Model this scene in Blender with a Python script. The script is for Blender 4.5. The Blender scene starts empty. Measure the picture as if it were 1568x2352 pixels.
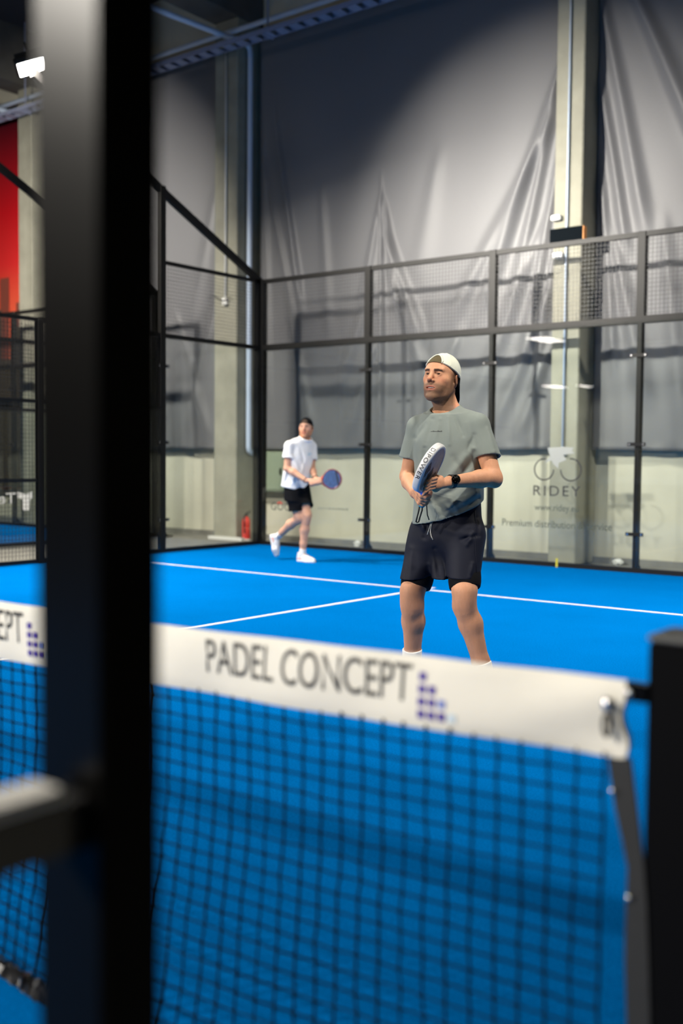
# Padel hall: two players on a blue court behind the net

import bpy, bmesh, math, random
import numpy as np
from mathutils import Vector, Matrix

scene = bpy.context.scene
EXPOSURE = 0.10
TURF = (0.0002, 0.143, 0.470, 1)
CURTAIN = (0.142, 0.142, 0.149, 1)
RIM0, RIM1, RIMF = -0.80, 0.55, 1
LAMPS = [   # place, aim, power, label, spread
    ((-0.05,5.93,6.03), (1.4,7.6,0.0), 430, 'glaring floodlight at the upper left on the end of the slanting brace beam', 138),
    ((0.3,1.0,6.2), (3.0,5.4,0.0), 350, 'floodlight high over the left side of the net, outside the picture', 112),
    ((2.0,1.0,6.3), (4.1,10.95,4.0), 140, 'floodlight over the left side of the net turned to the curtains, outside the picture', 38),
    ((10.3,6.6,6.1), (7.2,7.6,0.0), 250, 'floodlight on the right side of the far court half turned down to the turf', 104),
    ((10.4,1.4,6.4), (7.9,3.0,1.0), 42, 'added floodlight high over the right net post, outside the picture, aimed to brighten the near player', 62),  # unseen lamp, placed and narrowed to brighten the near player's cap and face
    ((2.5,-8.0,6.2), (7.5,-3.0,0.0), 270, 'floodlight over the near court half, behind the camera', 84),
    ((3.5,-12.0,6.3), (7.0,-6.0,0.0), 330, 'floodlight behind the near court half, nearer of two behind the camera', 84),
    ((2.0,-24.0,6.3), (5.0,-16.0,0.0), 400, 'floodlight far behind the camera', 90),
    ((-2.4,5.95,5.98), (-5.6,10.9,3.6), 330, 'floodlight on the brace beam of the neighbouring court', 104),
]
COL = scene.collection
random.seed(7)

# ------------------------------------------------------------------ camera
FOC = 2452.557                                   # focal length in pixels of a 1568 x 2352 frame
CAM = np.array([11.0127, -2.1628, 1.3407])
YAW, PITCH, ROLL = 0.6595, -0.0508, 0.0089
_f = np.array([-math.sin(YAW)*math.cos(PITCH), math.cos(YAW)*math.cos(PITCH), math.sin(PITCH)])
_r = np.array([math.cos(YAW), math.sin(YAW), 0.0])
_u = np.cross(_r, _f)
CR = _r*math.cos(ROLL) + _u*math.sin(ROLL)
CU = -_r*math.sin(ROLL) + _u*math.cos(ROLL)
CF = _f
cam_data = bpy.data.cameras.new('camera')
cam = bpy.data.objects.new('camera', cam_data)
COL.objects.link(cam)
m = Matrix.Identity(4)
for i in range(3):
    m[i][0], m[i][1], m[i][2], m[i][3] = CR[i], CU[i], -CF[i], CAM[i]
cam.matrix_world = m
cam_data.sensor_fit = 'VERTICAL'
cam_data.sensor_height = 36.0
cam_data.sensor_width = 24.0
cam_data.lens = FOC/2352*36.0
cam_data.clip_start = 0.05
cam_data.clip_end = 300
cam_data.dof.use_dof = True
cam_data.dof.focus_distance = 5.75
cam_data.dof.aperture_fstop = 1.45
scene.camera = cam

# ------------------------------------------------------------------ view, world
scene.view_settings.view_transform = 'Standard'
scene.view_settings.look = 'None'
scene.view_settings.gamma = 1.0
scene.view_settings.use_curve_mapping = False
scene.view_settings.exposure = EXPOSURE
scene.cycles.use_denoising = True
scene.cycles.max_bounces = 8
scene.cycles.transparent_max_bounces = 24
scene.cycles.sample_clamp_indirect = 6.0
scene.cycles.caustics_reflective = False
scene.cycles.caustics_refractive = False
world = bpy.data.worlds.new('world')
scene.world = world
world.use_nodes = True
world.node_tree.nodes['Background'].inputs[0].default_value = (0.02, 0.022, 0.03, 1)
world.node_tree.nodes['Background'].inputs[1].default_value = 0.3

# ------------------------------------------------------------------ helpers
def srgb(r, g, b):
    f = lambda c: c/12.92 if c <= 0.04045 else ((c+0.055)/1.055)**2.4
    return (f(r/255), f(g/255), f(b/255), 1.0)

def material(name, color, rough=0.6, metal=0.0, spec=0.5, bump=None, vary=None, coat=0.0, sheen=0.0, sss=0.0):
    """bump = (scale, strength, stretch); vary = (scale, dark factor, light factor)"""
    mt = bpy.data.materials.new(name)
    mt.use_nodes = True
    nt = mt.node_tree
    b = nt.nodes['Principled BSDF']
    b.inputs['Base Color'].default_value = color
    b.inputs['Roughness'].default_value = rough
    b.inputs['Metallic'].default_value = metal
    b.inputs['Specular IOR Level'].default_value = spec
    b.inputs['Coat Weight'].default_value = coat
    b.inputs['Coat Roughness'].default_value = 0.25
    b.inputs['Sheen Weight'].default_value = sheen
    if sss:
        b.inputs['Subsurface Weight'].default_value = sss
        b.inputs['Subsurface Radius'].default_value = (0.012, 0.005, 0.003)
        b.inputs['Subsurface Scale'].default_value = 1.0
    tc = nt.nodes.new('ShaderNodeTexCoord')
    if vary:
        n = nt.nodes.new('ShaderNodeTexNoise')
        n.inputs['Scale'].default_value = vary[0]
        n.inputs['Detail'].default_value = 6
        nt.links.new(tc.outputs['Object'], n.inputs['Vector'])
        mr = nt.nodes.new('ShaderNodeMapRange')
        mr.inputs['From Min'].default_value = 0.3
        mr.inputs['From Max'].default_value = 0.7
        mr.inputs['To Min'].default_value = vary[1]
        mr.inputs['To Max'].default_value = vary[2]
        nt.links.new(n.outputs['Fac'], mr.inputs['Value'])
        mx = nt.nodes.new('ShaderNodeVectorMath')
        mx.operation = 'SCALE'
        mx.inputs[0].default_value = color[:3]
        nt.links.new(mr.outputs['Result'], mx.inputs['Scale'])
        nt.links.new(mx.outputs['Vector'], b.inputs['Base Color'])
    if bump:
        n2 = nt.nodes.new('ShaderNodeTexNoise')
        n2.inputs['Scale'].default_value = bump[0]
        n2.inputs['Detail'].default_value = 4
        if len(bump) > 2:
            mp = nt.nodes.new('ShaderNodeMapping')
            mp.inputs['Scale'].default_value = bump[2]
            nt.links.new(tc.outputs['Object'], mp.inputs['Vector'])
            nt.links.new(mp.outputs['Vector'], n2.inputs['Vector'])
        else:
            nt.links.new(tc.outputs['Object'], n2.inputs['Vector'])
        bp = nt.nodes.new('ShaderNodeBump')
        bp.inputs['Strength'].default_value = bump[1]
        bp.inputs['Distance'].default_value = 0.01
        nt.links.new(n2.outputs['Fac'], bp.inputs['Height'])
        nt.links.new(bp.outputs['Normal'], b.inputs['Normal'])
    return mt

def emission(name, color, strength):
    mt = bpy.data.materials.new(name)
    mt.use_nodes = True
    nt = mt.node_tree
    nt.nodes.clear()
    e = nt.nodes.new('ShaderNodeEmission')
    e.inputs[0].default_value = color
    e.inputs[1].default_value = strength
    o = nt.nodes.new('ShaderNodeOutputMaterial')
    nt.links.new(e.outputs[0], o.inputs[0])
    return mt

def glass_material(name, tint):
    """thin toughened glass: clear and slightly green, mirrors by Fresnel"""
    mt = bpy.data.materials.new(name)
    mt.use_nodes = True
    nt = mt.node_tree
    nt.nodes.clear()
    t = nt.nodes.new('ShaderNodeBsdfTransparent')
    t.inputs[0].default_value = tint
    g = nt.nodes.new('ShaderNodeBsdfGlossy')
    g.inputs['Roughness'].default_value = 0.0
    fr = nt.nodes.new('ShaderNodeFresnel')
    ge = nt.nodes.new('ShaderNodeNewGeometry')
    mi = nt.nodes.new('ShaderNodeMapRange')      # both sides of the sheet mirror alike
    mi.inputs['To Min'].default_value = 1.45; mi.inputs['To Max'].default_value = 1/1.45
    nt.links.new(ge.outputs['Backfacing'], mi.inputs['Value']); nt.links.new(mi.outputs['Result'], fr.inputs['IOR'])
    mx = nt.nodes.new('ShaderNodeMixShader')
    o = nt.nodes.new('ShaderNodeOutputMaterial')
    nt.links.new(fr.outputs[0], mx.inputs[0])
    nt.links.new(t.outputs[0], mx.inputs[1])
    nt.links.new(g.outputs[0], mx.inputs[2])
    nt.links.new(mx.outputs[0], o.inputs[0])
    return mt

class MB:
    """collects shapes and links them as ONE mesh object"""
    def __init__(self):
        self.v, self.f, self.m = [], [], []
    def add(self, vs, fs, mi=0):
        o = len(self.v)
        self.v += [tuple(map(float, p)) for p in vs]
        for f in fs:
            self.f.append(tuple(i+o for i in f)); self.m.append(mi)
    def box(self, lo, hi, mi=0):
        x0, y0, z0 = lo; x1, y1, z1 = hi
        self.add([(x0,y0,z0),(x1,y0,z0),(x1,y1,z0),(x0,y1,z0),(x0,y0,z1),(x1,y0,z1),(x1,y1,z1),(x0,y1,z1)],
                 [(0,3,2,1),(4,5,6,7),(0,1,5,4),(1,2,6,5),(2,3,7,6),(3,0,4,7)], mi)
    def cbox(self, c, s, mi=0):
        self.box([c[i]-s[i]/2 for i in range(3)], [c[i]+s[i]/2 for i in range(3)], mi)
    def bevbox(self, lo, hi, b=0.005, mi=0):
        """box with chamfered vertical and horizontal edges"""
        x0, y0, z0 = lo; x1, y1, z1 = hi
        rings = []
        for z, e in ((z0, b), (z0+b, 0), (z1-b, 0), (z1, b)):
            a0, a1, c0, c1 = x0+e, x1-e, y0+e, y1-e
            rings.append([(a0+b,c0,z),(a1-b,c0,z),(a1,c0+b,z),(a1,c1-b,z),(a1-b,c1,z),(a0+b,c1,z),(a0,c1-b,z),(a0,c0+b,z)])
        vs = [p for r in rings for p in r]
        fs = [tuple(range(7,-1,-1)), tuple(range(24,32))]
        for k in range(3):
            for i in range(8):
                j = (i+1) % 8
                fs.append((k*8+i, k*8+j, k*8+8+j, k*8+8+i))
        self.add(vs, fs, mi)
    def bar(self, a, b, w, h, up=(0,0,1), mi=0):
        a = np.array(a, float); b = np.array(b, float)
        d = b-a; d /= np.linalg.norm(d)
        up = np.array(up, float)
        s = np.cross(d, up)
        if np.linalg.norm(s) < 1e-6: s = np.cross(d, (1,0,0))
        s /= np.linalg.norm(s); t = np.cross(s, d)
        vs = [p + s*sx*w/2 + t*sz*h/2 for p in (a, b) for sx, sz in ((-1,-1),(1,-1),(1,1),(-1,1))]
        self.add(vs, [(0,1,2,3),(7,6,5,4),(0,4,5,1),(1,5,6,2),(2,6,7,3),(3,7,4,0)], mi)
    def tube(self, pts, r, n=8, caps=True, mi=0):
        pts = [np.array(p, float) for p in pts]
        k = len(pts)
        rr = r if hasattr(r, '__len__') else [r]*k
        prev = None; vs = []
        for i, p in enumerate(pts):
            d = pts[min(i+1, k-1)] - pts[max(i-1, 0)]
            d = d/(np.linalg.norm(d)+1e-12)
            if prev is None:
                s = np.cross(d, (0,0,1.0))
                if np.linalg.norm(s) < 1e-3: s = np.cross(d, (1.0,0,0))
            else:
                s = prev - d*np.dot(prev, d)
            s /= np.linalg.norm(s)+1e-12; prev = s
            t = np.cross(d, s)
            for j in range(n):
                a = 2*math.pi*j/n
                vs.append(p + rr[i]*(math.cos(a)*s + math.sin(a)*t))
        fs = []
        for i in range(k-1):
            for j in range(n):
                j2 = (j+1) % n
                fs.append((i*n+j, i*n+j2, (i+1)*n+j2, (i+1)*n+j))
        if caps:
            fs.append(tuple(range(n-1, -1, -1))); fs.append(tuple((k-1)*n+j for j in range(n)))
        self.add(vs, fs, mi)
    def sphere(self, c, r, n=12, sc=(1,1,1), mi=0):
        vs = []; fs = []
        c = np.array(c, float)
        k = n//2
        for i in range(k+1):
            th = math.pi*i/k
            for j in range(n):
                a = 2*math.pi*j/n
                vs.append(c + r*np.array([math.sin(th)*math.cos(a)*sc[0], math.sin(th)*math.sin(a)*sc[1], math.cos(th)*sc[2]]))
        for i in range(k):
            for j in range(n):
                j2 = (j+1) % n
                fs.append((i*n+j, (i+1)*n+j, (i+1)*n+j2, i*n+j2))
        self.add(vs, fs, mi)
    def disc(self, c, nrm, r, n=20, thick=0.002, mi=0):
        c = np.array(c, float); nrm = np.array(nrm, float)
        nrm /= np.linalg.norm(nrm)
        self.tube([c - nrm*thick/2, c + nrm*thick/2], r, n, True, mi)
    def build(self, name, mats, parent=None, smooth=False):
        me = bpy.data.meshes.new(name)
        me.from_pydata(self.v, [], self.f)
        if not isinstance(mats, (list, tuple)): mats = [mats]
        for x in mats: me.materials.append(x)
        if len(mats) > 1: me.polygons.foreach_set('material_index', self.m)
        if smooth: me.polygons.foreach_set('use_smooth', [True]*len(me.polygons))
        me.update()
        return link(name, me, parent)

def link(name, me, parent=None):
    o = bpy.data.objects.new(name, me)
    COL.objects.link(o)
    if parent is not None:
        o.parent = parent                       # meshes are modelled in their thing's own coordinates
    return o

def thing(name, label, cat, loc=(0,0,0), group=None):
    o = bpy.data.objects.new(name, None)
    COL.objects.link(o)
    o.location = loc
    o.empty_display_size = 0.2
    return tag(o, label, cat, group)

def tag(o, label, cat, group=None):
    o['label'] = label; o['category'] = cat
    if group: o['group'] = group
    return o

def structure(o, label=None, cat=None):
    o['kind'] = 'structure'
    if label: o['label'] = label
    if cat: o['category'] = cat
    return o

def text_shape(body, size=1.0, space=1.0):
    """flat letters as (verts, faces), lying in the x-y plane, starting at x = 0"""
    cu = bpy.data.curves.new('letters', 'FONT')
    cu.body = body; cu.size = size; cu.space_character = space
    cu.resolution_u = 5
    o = bpy.data.objects.new('letters', cu)
    COL.objects.link(o)
    bpy.context.view_layer.update()
    me = bpy.data.meshes.new_from_object(o.evaluated_get(bpy.context.evaluated_depsgraph_get()))
    vs = np.array([v.co[:] for v in me.vertices]); fs = [tuple(p.vertices) for p in me.polygons]
    bpy.data.objects.remove(o); bpy.data.curves.remove(cu); bpy.data.meshes.remove(me)
    vs[:, 0] -= vs[:, 0].min()
    return vs, fs

def fit_text(body, width, height, space=1.0):
    vs, fs = text_shape(body, 1.0, space)
    caps, _ = text_shape('H')
    vs[:, 0] *= width/(vs[:, 0].max()-vs[:, 0].min())
    vs[:, 1] *= height/(caps[:, 1].max()-caps[:, 1].min())
    return vs, fs

# ------------------------------------------------------------------ materials
M = {}
M['steel'] = material('black_powder_coat', (0.009,0.0085,0.008,1), 0.45, spec=0.22)
M['steel_gloss'] = material('black_gloss_coat', (0.0025,0.0024,0.0022,1), 0.28, spec=0.065)
M['post_black'] = material('matt_black_post', (0.002,0.002,0.0025,1), 0.6, spec=0.05)
M['wire'] = material('black_wire', (0.03,0.03,0.03,1), 0.5)
M['bolt'] = material('zinc_bolt', (0.75,0.76,0.8,1), 0.22, metal=1.0)
M['glass'] = glass_material('court_glass', (0.958,0.978,0.972,1))
M['concrete'] = material('column_concrete', srgb(150,148,133), 0.85, vary=(3.0,0.86,1.08), bump=(14,0.25))
M['wall'] = material('wall_concrete', srgb(203,199,180), 0.88, vary=(1.6,0.9,1.06), bump=(25,0.15))
M['floor'] = material('hall_floor_concrete', srgb(128,126,118), 0.7, vary=(4,0.8,1.1))
M['ceiling'] = material('dark_ceiling', (0.03,0.03,0.036,1), 0.9)
M['beam'] = material('beam_concrete', (0.1,0.095,0.085,1), 0.9, vary=(3,0.8,1.1))
M['pipe'] = material('galvanised_pipe', srgb(190,205,226), 0.4)
M['tray'] = material('galvanised_tray', srgb(140,146,170), 0.45)
M['white'] = material('white_plastic', (0.75,0.75,0.72,1), 0.5)
M['black'] = material('black_plastic', (0.01,0.01,0.011,1), 0.5)
M['navyblack'] = material('dark_panel', (0.003,0.005,0.007,1), 0.85, spec=0.05)
M['orange'] = material('orange_edge', srgb(220,150,80), 0.6)
M['red'] = material('extinguisher_red', srgb(215,30,18), 0.35)
M['green_grey'] = material('reflection_box_paint', srgb(140,152,130), 0.5)
M['ink'] = material('black_ink', (0.012,0.012,0.014,1), 0.6)
M['ink_grey'] = material('grey_green_ink', srgb(58,68,62), 0.6)
M['ink_faint'] = material('faint_grey_ink', srgb(128,130,116), 0.6)
M['ink_red'] = material('red_ink', srgb(200,70,55), 0.6)
M['decal_white'] = material('white_decal', (0.72,0.72,0.7,1), 0.6)
M['sticker'] = material('pale_sticker', srgb(156,158,152), 0.7)
M['line'] = material('white_turf_line', (0.72,0.73,0.75,1), 0.9, bump=(220,0.6))
M['tape'] = material('white_net_tape', srgb(226,221,208), 0.65, vary=(5,0.95,1.03), bump=(160,0.15))
M['net'] = material('net_cord', (0.0025,0.0025,0.004,1), 0.8, spec=0.06)
M['strap'] = material('black_webbing', (0.008,0.008,0.008,1), 0.6, bump=(300,0.3))
M['foil'] = material('glossy_black_film', (0.012,0.012,0.013,1), 0.16, spec=1.0)
M['purple'] = material('purple_print', srgb(58,34,140), 0.6)
M['lilac'] = material('pale_blue_print', srgb(110,125,190), 0.6)
M['iceblue'] = material('ice_blue_print', srgb(196,212,222), 0.6)

def turf_material(name, col):
    mt = material(name, col, 1.0, spec=0.0, bump=(260,0.7))
    nt = mt.node_tree; b = nt.nodes['Principled BSDF']
    tc = nt.nodes['Texture Coordinate']
    n1 = nt.nodes.new('ShaderNodeTexNoise'); n1.inputs['Scale'].default_value = 120; n1.inputs['Detail'].default_value = 5
    n2 = nt.nodes.new('ShaderNodeTexNoise'); n2.inputs['Scale'].default_value = 0.9; n2.inputs['Detail'].default_value = 3
    nt.links.new(tc.outputs['Object'], n1.inputs['Vector']); nt.links.new(tc.outputs['Object'], n2.inputs['Vector'])
    ad = nt.nodes.new('ShaderNodeMath'); ad.operation = 'MULTIPLY_ADD'; ad.inputs[1].default_value = 0.9
    nt.links.new(n1.outputs['Fac'], ad.inputs[0])
    sc = nt.nodes.new('ShaderNodeMath'); sc.operation = 'MULTIPLY'; sc.inputs[1].default_value = 0.25
    nt.links.new(n2.outputs['Fac'], sc.inputs[0]); nt.links.new(sc.outputs[0], ad.inputs[2])
    mr = nt.nodes.new('ShaderNodeMapRange')
    mr.inputs['From Min'].default_value = 0.35; mr.inputs['From Max'].default_value = 0.82
    mr.inputs['To Min'].default_value = 0.72; mr.inputs['To Max'].default_value = 1.28
    nt.links.new(ad.outputs[0], mr.inputs['Value'])
    vm = nt.nodes.new('ShaderNodeVectorMath'); vm.operation = 'SCALE'; vm.inputs[0].default_value = col[:3]
    nt.links.new(mr.outputs['Result'], vm.inputs['Scale']); nt.links.new(vm.outputs['Vector'], b.inputs['Base Color'])
    return mt
M['turf'] = turf_material('blue_turf', TURF)

# ------------------------------------------------------------------ floodlights of the hall (each lamp carries its own light)
LAMP_FACE = emission('flood_lens', (1.0,0.96,0.9,1), 40.0)
LAMP_FAR = emission('far_lamp_lens', (1.0,0.92,0.84,1), 32.0)
def floodlight(loc, aim, power, label, spread=150, size=(0.42,0.34), color=(1.0,0.94,0.84)):
    t = thing('floodlight', label, 'floodlight', loc, 'court floodlights')
    loc = np.array(loc, float); d = np.array(aim, float) - loc; d /= np.linalg.norm(d)
    q = Vector(d).to_track_quat('-Z', 'Y')
    t.rotation_mode = 'QUATERNION'; t.rotation_quaternion = q
    b = MB(); b.bevbox((-size[0]/2-0.03,-size[1]/2-0.03,0.0), (size[0]/2+0.03,size[1]/2+0.03,0.07), 0.012)
    for k in range(7):
        x = -size[0]/2 + size[0]*k/6
        b.box((x-0.004,-size[1]/2,0.07), (x+0.004,size[1]/2,0.12))
    b.build('housing', M['steel'], t)
    l = MB(); l.box((-size[0]/2,-size[1]/2,-0.004), (size[0]/2,size[1]/2,0.0))
    l.build('lens', LAMP_FACE, t)
    k = MB(); k.tube([(-size[0]/2-0.04,0,0.03),(-size[0]/2-0.04,0,0.2),(size[0]/2+0.04,0,0.2),(size[0]/2+0.04,0,0.03)], 0.012)
    k.build('bracket', M['steel'], t)
    ld = bpy.data.lights.new('flood_beam', 'AREA')
    ld.shape = 'RECTANGLE'; ld.size, ld.size_y = size
    ld.energy = power; ld.color = color
    ld.spread = math.radians(spread)
    lo = bpy.data.objects.new('flood_beam', ld); COL.objects.link(lo)
    lo.parent = t; lo.location = (0,0,-0.012)
    return t
for args in LAMPS:
    floodlight(*args)
def far_lamp(loc, size, label, mat=LAMP_FAR, cat='ceiling lamp', name='linear_ceiling_lamp'):
    t = thing(name, label, cat, loc)
    a = MB(); a.bevbox((-size[0]/2-0.03,-size[1]/2-0.03,0.0), (size[0]/2+0.03,size[1]/2+0.03,0.08), 0.01)
    a.build('housing', M['steel'], t)
    b = MB(); b.box((-size[0]/2,-size[1]/2,-0.005), (size[0]/2,size[1]/2,0.0)); b.build('diffuser', mat, t)
    c = MB()
    for s in (-1, 1): c.tube([(s*size[0]*0.4,0,0.08),(s*size[0]*0.4,0,9.38-loc[2])], 0.004, 5)
    c.build('suspension_wire', M['wire'], t)
far_lamp((-9.65,-18.2,6.3), (0.9,1.9), 'wide glowing lamp panel far down the hall, nearer of those mirrored in the glass')
far_lamp((-22.3,-44.4,6.3), (0.9,2.2), 'glowing lamp panel at the far end of the hall mirrored low in the glass')
far_lamp((-20.4,-45.0,6.3), (0.45,1.8), 'short glowing lamp panel at the far end of the hall mirrored low in the glass')

# ------------------------------------------------------------------ the hall
def slab(name, lo, hi, mat, label=None, cat=None):
    b = MB(); b.box(lo, hi)
    return structure(b.build(name, mat), label, cat)
slab('floor', (-26,-48,-0.20), (24,11.1,-0.02), M['floor'])
slab('ceiling', (-26,-48,9.4), (24,11.4,9.6), M['ceiling'])
slab('wall_back', (-26,11.1,-0.2), (24,11.35,9.6), M['wall'])
slab('wall_front', (-26,-48.3,-0.2), (24,-48.0,9.6), M['wall'])
slab('wall_left', (-26.3,-48,-0.2), (-26,11.35,9.6), M['wall'])
slab('wall_right', (24,-48,-0.2), (24.3,11.35,9.6), M['wall'])
slab('baseboard_back', (-26,11.04,-0.02), (24,11.1,0.06), M['floor'])
slab('court_turf', (-0.12,-10.1,-0.02), (10.75,10.02,0.0), M['turf'], 'bright blue artificial turf of the padel court', 'turf')
slab('court_turf', (-12.3,-10.1,-0.02), (-2.55,10.02,0.0), M['turf'], 'blue turf of the neighbouring court seen through the left mesh', 'turf')
def court_line(name, lo, hi, parent):
    b = MB(); b.box((lo[0],lo[1],0.0), (hi[0],hi[1],0.0025)); return b.build(name, M['line'], parent)
turf = [o for o in COL.objects if o.name.startswith('court_turf')]
for o in turf:
    x0 = 0.0 if o is turf[0] else -12.3
    court_line('service_line', (x0,6.925), (x0+10,6.975), o)
    court_line('centre_line', (x0+4.98,-6.95), (x0+5.03,7.16), o)
    court_line('service_line', (x0,-6.975), (x0+10,-6.925), o)

# concrete columns on the back wall, each with its chamfered edge
def column(x0, x1, label):
    b = MB(); b.bevbox((x0,10.52,-0.02), (x1,11.1,8.35), 0.015)
    structure(b.build('concrete_column', M['concrete']), label, 'column')
column(-1.50, -1.00, 'pale concrete column behind the left court corner with two pipes running down it')
column(4.60, 4.99, 'pale concrete column behind the glass with the bicycle logo')
column(-6.80, -6.36, 'pale concrete column beside the red skyline banner')
column(10.6, 11.0, 'pale concrete column right of the picture, beyond the last curtain')
for i, x in enumerate((-6.74, -1.25, 4.8, 10.8)):
    b = MB(); b.box((x-0.28,-47.9,8.35), (x+0.28,11.1,9.4))
    structure(b.build('trim_%d' % (i+1), M['beam']))

# ------------------------------------------------------------------ court enclosure
def mesh_wires(b, o, ud, w, h, step=0.05, r=0.0042):
    """welded mesh in the plane spanned by ud and z, from corner o"""
    o = np.array(o, float); ud = np.array(ud, float)
    nrm = np.cross(ud, (0,0,1))
    n = int(round(w/step)); k = int(round(h/step))
    def wire(p, q, side):
        s = side*r/2; t = nrm*r/2
        vs = [p-s-t, p+s-t, p+s+t, p-s+t, q-s-t, q+s-t, q+s+t, q-s+t]
        b.add(vs, [(0,4,5,1),(1,5,6,2),(2,6,7,3),(3,7,4,0)])
    z = np.array((0,0,1.0))
    for i in range(1, n): wire(o+ud*i*step, o+ud*i*step+z*h, ud)
    for j in range(1, k): wire(o+z*j*step+nrm*r, o+ud*w+z*j*step+nrm*r, z)

def glass_pane(parent, o, ud, w, h, lettering=None):
    o = np.array(o, float); ud = np.array(ud, float); nrm = np.array((-ud[1], ud[0], 0))
    b = MB(); a = o+ud*0.008; c = o+ud*(w-0.008)
    vs = [a-nrm*0.006, c-nrm*0.006, c+nrm*0.006, a+nrm*0.006]
    vs = vs + [p+np.array((0,0,h)) for p in vs]
    b.add(vs, [(0,3,2,1),(4,5,6,7),(0,1,5,4),(1,2,6,5),(2,3,7,6),(3,0,4,7)])
    return b.build('glass_pane', M['glass'], parent)

def clamp(parent, p, ud, z):
    """black plate over the joint with two bright bolts"""
    p = np.array(p, float); ud = np.array(ud, float); nrm = np.array((ud[1], -ud[0], 0))
    c = p + np.array((0,0,z))
    b = MB()
    b.bar(c-ud*0.11+nrm*0.012, c+ud*0.11+nrm*0.012, 0.008, 0.042)
    o = b.build('glass_clamp', M['steel'], parent)
    d = MB()
    for s in (-1, 1): d.disc(c+ud*0.085*s+nrm*0.019, nrm, 0.012, 10, 0.007)
    d.build('bolt', M['bolt'], o)

def rail(parent, name, a, b_, w, h):
    b = MB(); b.bar(a, b_, w, h); return b.build(name, M['steel'], parent)

def upright(parent, name, p, z0, z1, wx, wy, foot=False):
    b = MB()
    b.bevbox((p[0]-wx/2,p[1]-wy/2,z0), (p[0]+wx/2,p[1]+wy/2,z1), 0.004)
    if foot:
        b.box((p[0]-0.11,p[1]+0.02,0.0), (p[0]+0.11,p[1]+0.2,0.012))
        b.add([(p[0]-0.004,p[1]+wy/2,0.012),(p[0]-0.004,p[1]+0.18,0.012),(p[0]-0.004,p[1]+wy/2,0.16),
               (p[0]+0.004,p[1]+wy/2,0.012),(p[0]+0.004,p[1]+0.18,0.012),(p[0]+0.004,p[1]+wy/2,0.16)],
              [(0,1,2),(5,4,3),(0,3,4,1),(1,4,5,2),(2,5,3,0)])
    return b.build(name, M['steel'], parent)

def back_wall(x0, label):
    t = thing('glass_back_wall', label, 'glass wall', (x0,10,0))
    panes = []
    for i in range(6):
        x = 2.0*i
        if i == 0: upright(t, 'corner_post', (0.0,0.05), 0.0, 4.03, 0.09, 0.10)
        else: upright(t, 'post', (x,0.05), 0.0, 3.0, 0.062, 0.085, True)
        if i > 0:
            upright(t, 'mesh_post', (x,0.05), 3.0, 4.03, 0.10, 0.085)
    for i in range(5):
        x = 2.0*i
        panes.append(glass_pane(t, (x,0.0,0.05), (1,0,0), 2.0, 2.93))
        b = MB(); mesh_wires(b, (x+0.03,0.03,3.02), (1,0,0), 1.95, 0.97)
        b.build('mesh_panel', M['wire'], t)
    for i in range(1, 5):
        for z in (0.46, 1.53, 2.58): clamp(t, (2.0*i,0.0,0), (1,0,0), z)
    rail(t, 'mid_rail', (0,0.05,3.0), (10,0.05,3.0), 0.097, 0.085)
    rail(t, 'top_rail', (0,0.05,4.0), (10,0.05,4.0), 0.06, 0.06)
    rail(t, 'base_rail', (0,0.02,0.03), (10,0.02,0.03), 0.05, 0.055)
    return t, panes

def side_wall(x0, label):
    t = thing('glass_side_wall', label, 'glass wall', (x0,10,0))
    upright(t, 'end_post', (-0.05,-0.02), 0.0, 4.0, 0.09, 0.09)
    upright(t, 'brace_post', (-0.03,-2.0), 0.0, 5.03, 0.075, 0.10)
    upright(t, 'end_post', (-0.03,-4.0), 0.0, 3.0, 0.09, 0.075)
    panes = [glass_pane(t, (0,0,0.05), (0,-1,0), 2.0, 2.93), glass_pane(t, (0,-2.0,0.05), (0,-1,0), 2.0, 1.95)]
    b = MB(); mesh_wires(b, (-0.03,-1.97,3.02), (0,1,0), 1.94, 0.96); b.build('mesh_panel', M['wire'], t)
    b = MB(); mesh_wires(b, (-0.03,-3.96,2.02), (0,1,0), 1.94, 0.96); b.build('mesh_panel', M['wire'], t)
    rail(t, 'mid_rail', (-0.03,0,3.0), (-0.03,-4.0,3.0), 0.06, 0.06)
    rail(t, 'top_rail', (-0.03,0,4.0), (-0.03,-2.0,4.0), 0.05, 0.05)
    rail(t, 'low_rail', (-0.03,-2.0,2.0), (-0.03,-4.0,2.0), 0.05, 0.05)
    rail(t, 'base_rail', (-0.02,0,0.03), (-0.02,-4.0,0.03), 0.05, 0.055)
    rail(t, 'brace_beam', (-0.04,0.02,4.0), (-0.04,-4.06,4.0+4.08*0.481), 0.07, 0.10)
    for z in (0.46, 1.53, 2.58): clamp(t, (0,-2.0,0), (0,1,0), z)
    return t, panes

def mesh_fence(x0, y0, y1, label):
    t = thing('mesh_side_fence', label, 'fence', (x0,y0,0))
    L = y0-y1
    n = int(round(L/2.0))
    for i in range(1, n+1): upright(t, 'post', (-0.03,-L*i/n), 0.0, 3.0, 0.07, 0.07)
    for i in range(n):
        a = -L*(i+1)/n+0.035; w = L/n-0.07
        for z0, h in ((0.06,0.95), (1.05,0.93), (2.02,0.95)):
            b = MB(); mesh_wires(b, (-0.03,a,z0), (0,1,0), w, h); b.build('mesh_panel', M['wire'], t)
        for z in (0.03, 1.03, 2.0, 3.0): rail(t, 'rail', (-0.03,-L*i/n-0.03,z), (-0.03,-L*(i+1)/n+0.03,z), 0.04, 0.045)
    return t

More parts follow.
